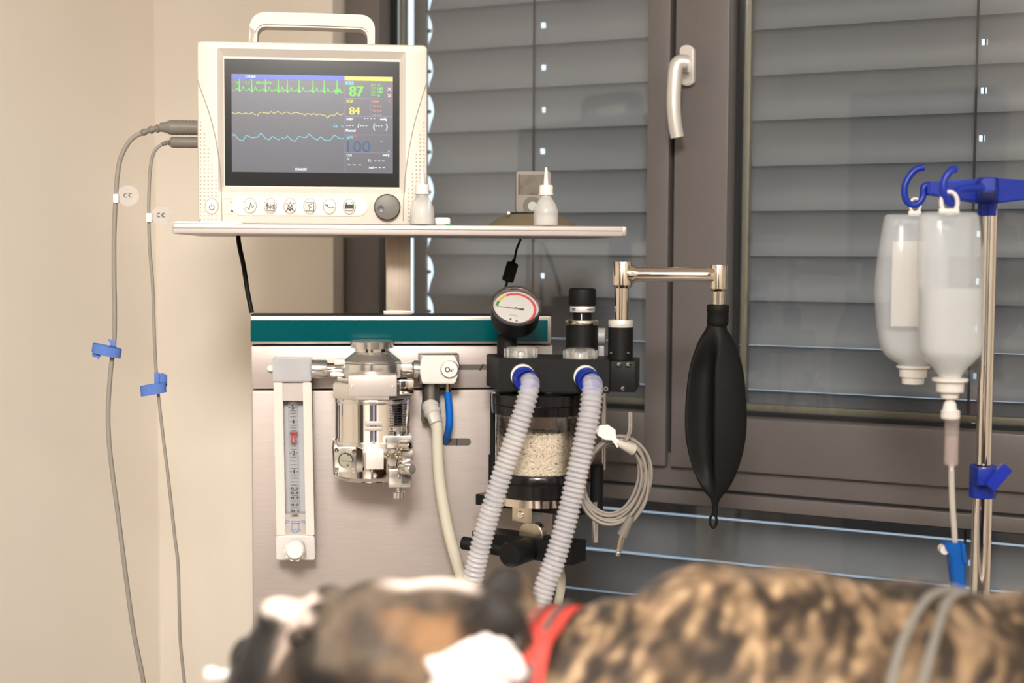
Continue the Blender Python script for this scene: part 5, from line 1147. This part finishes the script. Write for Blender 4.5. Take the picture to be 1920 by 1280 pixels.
def hit(px, py, off=0.0):
    d = (DOG.r @ V(((px-960)/F, -(py-640)/F, -1))).normalized(); q = tree.ray_cast(DOG.cam, d)
    return q[0]+q[1]*off if q[0] else DOG(px, py, 0)
eh = hit(557, 1198, -.004); t = B(); bmesh.ops.create_icosphere(t, subdivisions=3, radius=.0085); bmesh.ops.translate(t, verts=t.verts, vec=eh)
O('eye', t, M('dark_eye', (30, 22, 18), .06, spec=.9), dog)
t = B(); c = hit(557, 1196, .0); sweep(t, spline([hit(545, 1203, .001), hit(551, 1190, .002), hit(562, 1188, .002), hit(569, 1198, .001)], 5), .003, 10); O('eyelid', t, M('eyelid_skin', (70, 58, 52), .6), dog)
nh = DOG(452, 1235, 0); t = B()
for sx, r_ in ((0, .020), (.012, .015), (-.012, .015)):
    q = B(); bmesh.ops.create_icosphere(q, subdivisions=3, radius=r_); bmesh.ops.transform(q, matrix=Matrix.Translation(V((nh.x+.006, sx, nh.z))) @ Matrix.Diagonal((.75, 1, .9, 1)), verts=q.verts); merge(t, q)
O('nose', t, M('nose_leather', (30, 28, 29), .35, bump=.3, bscale=500), dog)
# collar: a band following the neck
C0 = DOG(1036, 1335, 0); P1 = hit(1040, 1158); P2 = hit(982, 1290)
uu = (V((P1.x, 0, P1.z))-V((C0.x, 0, C0.z))).normalized(); nn = V((P2.x, P2.y, P2.z))-C0; nn = (nn-uu*nn.dot(uu)).normalized(); ax_ = nn.cross(uu).normalized()
if ax_.x < 0: ax_ = -ax_
def collar_band(name, mat, off, w0, w1, parent, th=.0022):
    ps = []
    for i in range(72):
        a = 2*PI*i/72; d = uu*math.cos(a)+nn*math.sin(a)
        row = []
        for wq in (w0, (w0+w1)/2, w1):
            q = tree.ray_cast(C0+ax_*wq, d); row.append((q[0] if q[0] else C0+ax_*wq+d*.1)+d*off)
        ps.append(row)
    for _ in range(5): ps = [[(r_[0]+r_[1]+r_[2])/3+ax_*w_ for w_ in (w0, (w0+w1)/2, w1)] for r_ in [[q-ax_*w_ for q, w_ in zip(r0_, (w0, (w0+w1)/2, w1))] for r0_ in ps]]; ps = [[(ps[i-1][j]+ps[i][j]*2+ps[(i+1) % 72][j])/4 for j in range(3)] for i in range(72)]
    t = B(); rs = []
    for i, row in enumerate(ps):
        a = 2*PI*i/72; d = uu*math.cos(a)+nn*math.sin(a); rs.append([p for p in row]+[p+d*th for p in row[::-1]])
    rs.append(rs[0]); rings(t, rs, False, False); bmesh.ops.remove_doubles(t, verts=t.verts, dist=1e-7); bmesh.ops.recalc_face_normals(t, faces=t.faces)
    return O(name, t, mat, parent, 50)
cr = T('dog_collar', 'red fabric collar with grey woven stripes around the dog neck', 'collar', DOG, C0-V((0, 0, .1)))
collar_band('band', M('red_webbing', (198, 66, 56), .65, var=.1, scale=120, bump=.2, bscale=700), .003, -.0145, .0145, cr)
grey_w = M('grey_reflective_weave', (88, 82, 78), .6, var=.25, scale=300)
collar_band('reflective_stripe', grey_w, .0078, -.0090, -.0056, cr, .0012); collar_band('reflective_stripe', grey_w, .0078, .0010, .0062, cr, .0012)
# gauze dressing at the throat
bm = B(); random.seed(4); g0 = hit(890, 1262); gy = g0.y-.018
def gl_(px, py, r_, dy=0, sq=1): 
    c = DOG(px, py, gy); t = B(); bmesh.ops.create_icosphere(t, subdivisions=3, radius=r_*kd_*.9); bmesh.ops.scale(t, vec=(1, .5, sq), verts=t.verts); bmesh.ops.translate(t, verts=t.verts, vec=(c.x, gy+dy, c.z)); merge(bm, t)
for a in ((885, 1262, 62), (850, 1258, 42), (818, 1246, 20), (806, 1241, 12), (920, 1240, 46), (912, 1207, 22), (885, 1212, 18), (935, 1222, 30), (955, 1246, 26), (972, 1258, 20, -.004), (840, 1290, 40), (910, 1300, 50)): gl_(*a)
me = bpy.data.meshes.new('g'); bm.to_mesh(me); bm.free(); o = bpy.data.objects.new('g_src', me); COL.objects.link(o)
md = o.modifiers.new('r', 'REMESH'); md.mode = 'VOXEL'; md.voxel_size = .0025; ms = o.modifiers.new('s', 'SMOOTH'); ms.factor = .5; ms.iterations = 4
dg = bpy.context.evaluated_depsgraph_get(); mg = bpy.data.meshes.new_from_object(o.evaluated_get(dg)); bpy.data.objects.remove(o)
t = B(); t.from_mesh(mg)
for v in t.verts: v.co += V((noise.noise(v.co*90), noise.noise(v.co*90+V((9, 0, 0))), noise.noise(v.co*90+V((0, 7, 0)))))*.0022
S('gauze_dressing', t, M('white_gauze', (244, 236, 232), .85, var=.02, bump=.5, bscale=300), DOG, 'crumpled white gauze pad tucked under the red collar', 'dressing', smooth=80)
# grey leads across the flank
for i, (pts, r_) in enumerate(([[(1790, 1112), (1765, 1117), (1740, 1128), (1716, 1160), (1696, 1200), (1680, 1240), (1668, 1280), (1656, 1330)], .0033], [[(1812, 1116), (1790, 1124), (1772, 1140), (1758, 1180), (1748, 1215), (1738, 1250), (1728, 1285), (1718, 1330)], .0033])):
    ps = spline([hit(px, py, .0035) for px, py in pts], 6)
    S('body_lead', sweep(B(), ps, r_, 12), M('grey_lead', (136, 131, 124), .5, var=.03), DOG, ('left' if i == 0 else 'right')+' one of two grey leads draped over the dog flank', 'cable', 'grey leads over the flank')
# white tube end at the mouth
a_ = DOG(384, 1265, -.01); c_ = DOG(452, 1268, -.005)
mt = T('breathing_tube', 'white tube end sticking out left of the dog muzzle', 'tube', DOG, DOG(410, 1285, -.01))
O('tube_end', lathe(B(), a_, c_-a_, [(.0045, 0), (.0062, .002), (.0066, .006), (.0050, .010), (.0044, .022), (.0044, .05)], 24), white2_m, mt)
# rolled towel that props the head
c = DOG(640, 1500, 0); S('rolled_towel', lathe(B(), (c.x-.0, -.13, TZ+.046), (0, 1, 0), [(.02, 0), (.042, .004), (.046, .012), (.046, .248), (.042, .256), (.02, .26)], 32), M('towel_cloth', (226, 222, 216), .9, bump=.5, bscale=400), DOG, 'rolled pale towel propping up the dog head', 'towel')
# surgical lamp over the table
ol = T('operating_lamp', 'round white operating lamp above the table', 'lamp', WORLD, (-.28, 1.14, 2.15))
O('lamp_head', cyl(B(), (-.28, 1.14, 2.14), (-.28, 1.14, 2.20), .17, .12, n=40, bev=.006), white2_m, ol)
O('lamp_stem', cyl(B(), (-.28, 1.14, 2.19), (-.28, 1.14, 2.7), .022, n=24), white2_m, ol)
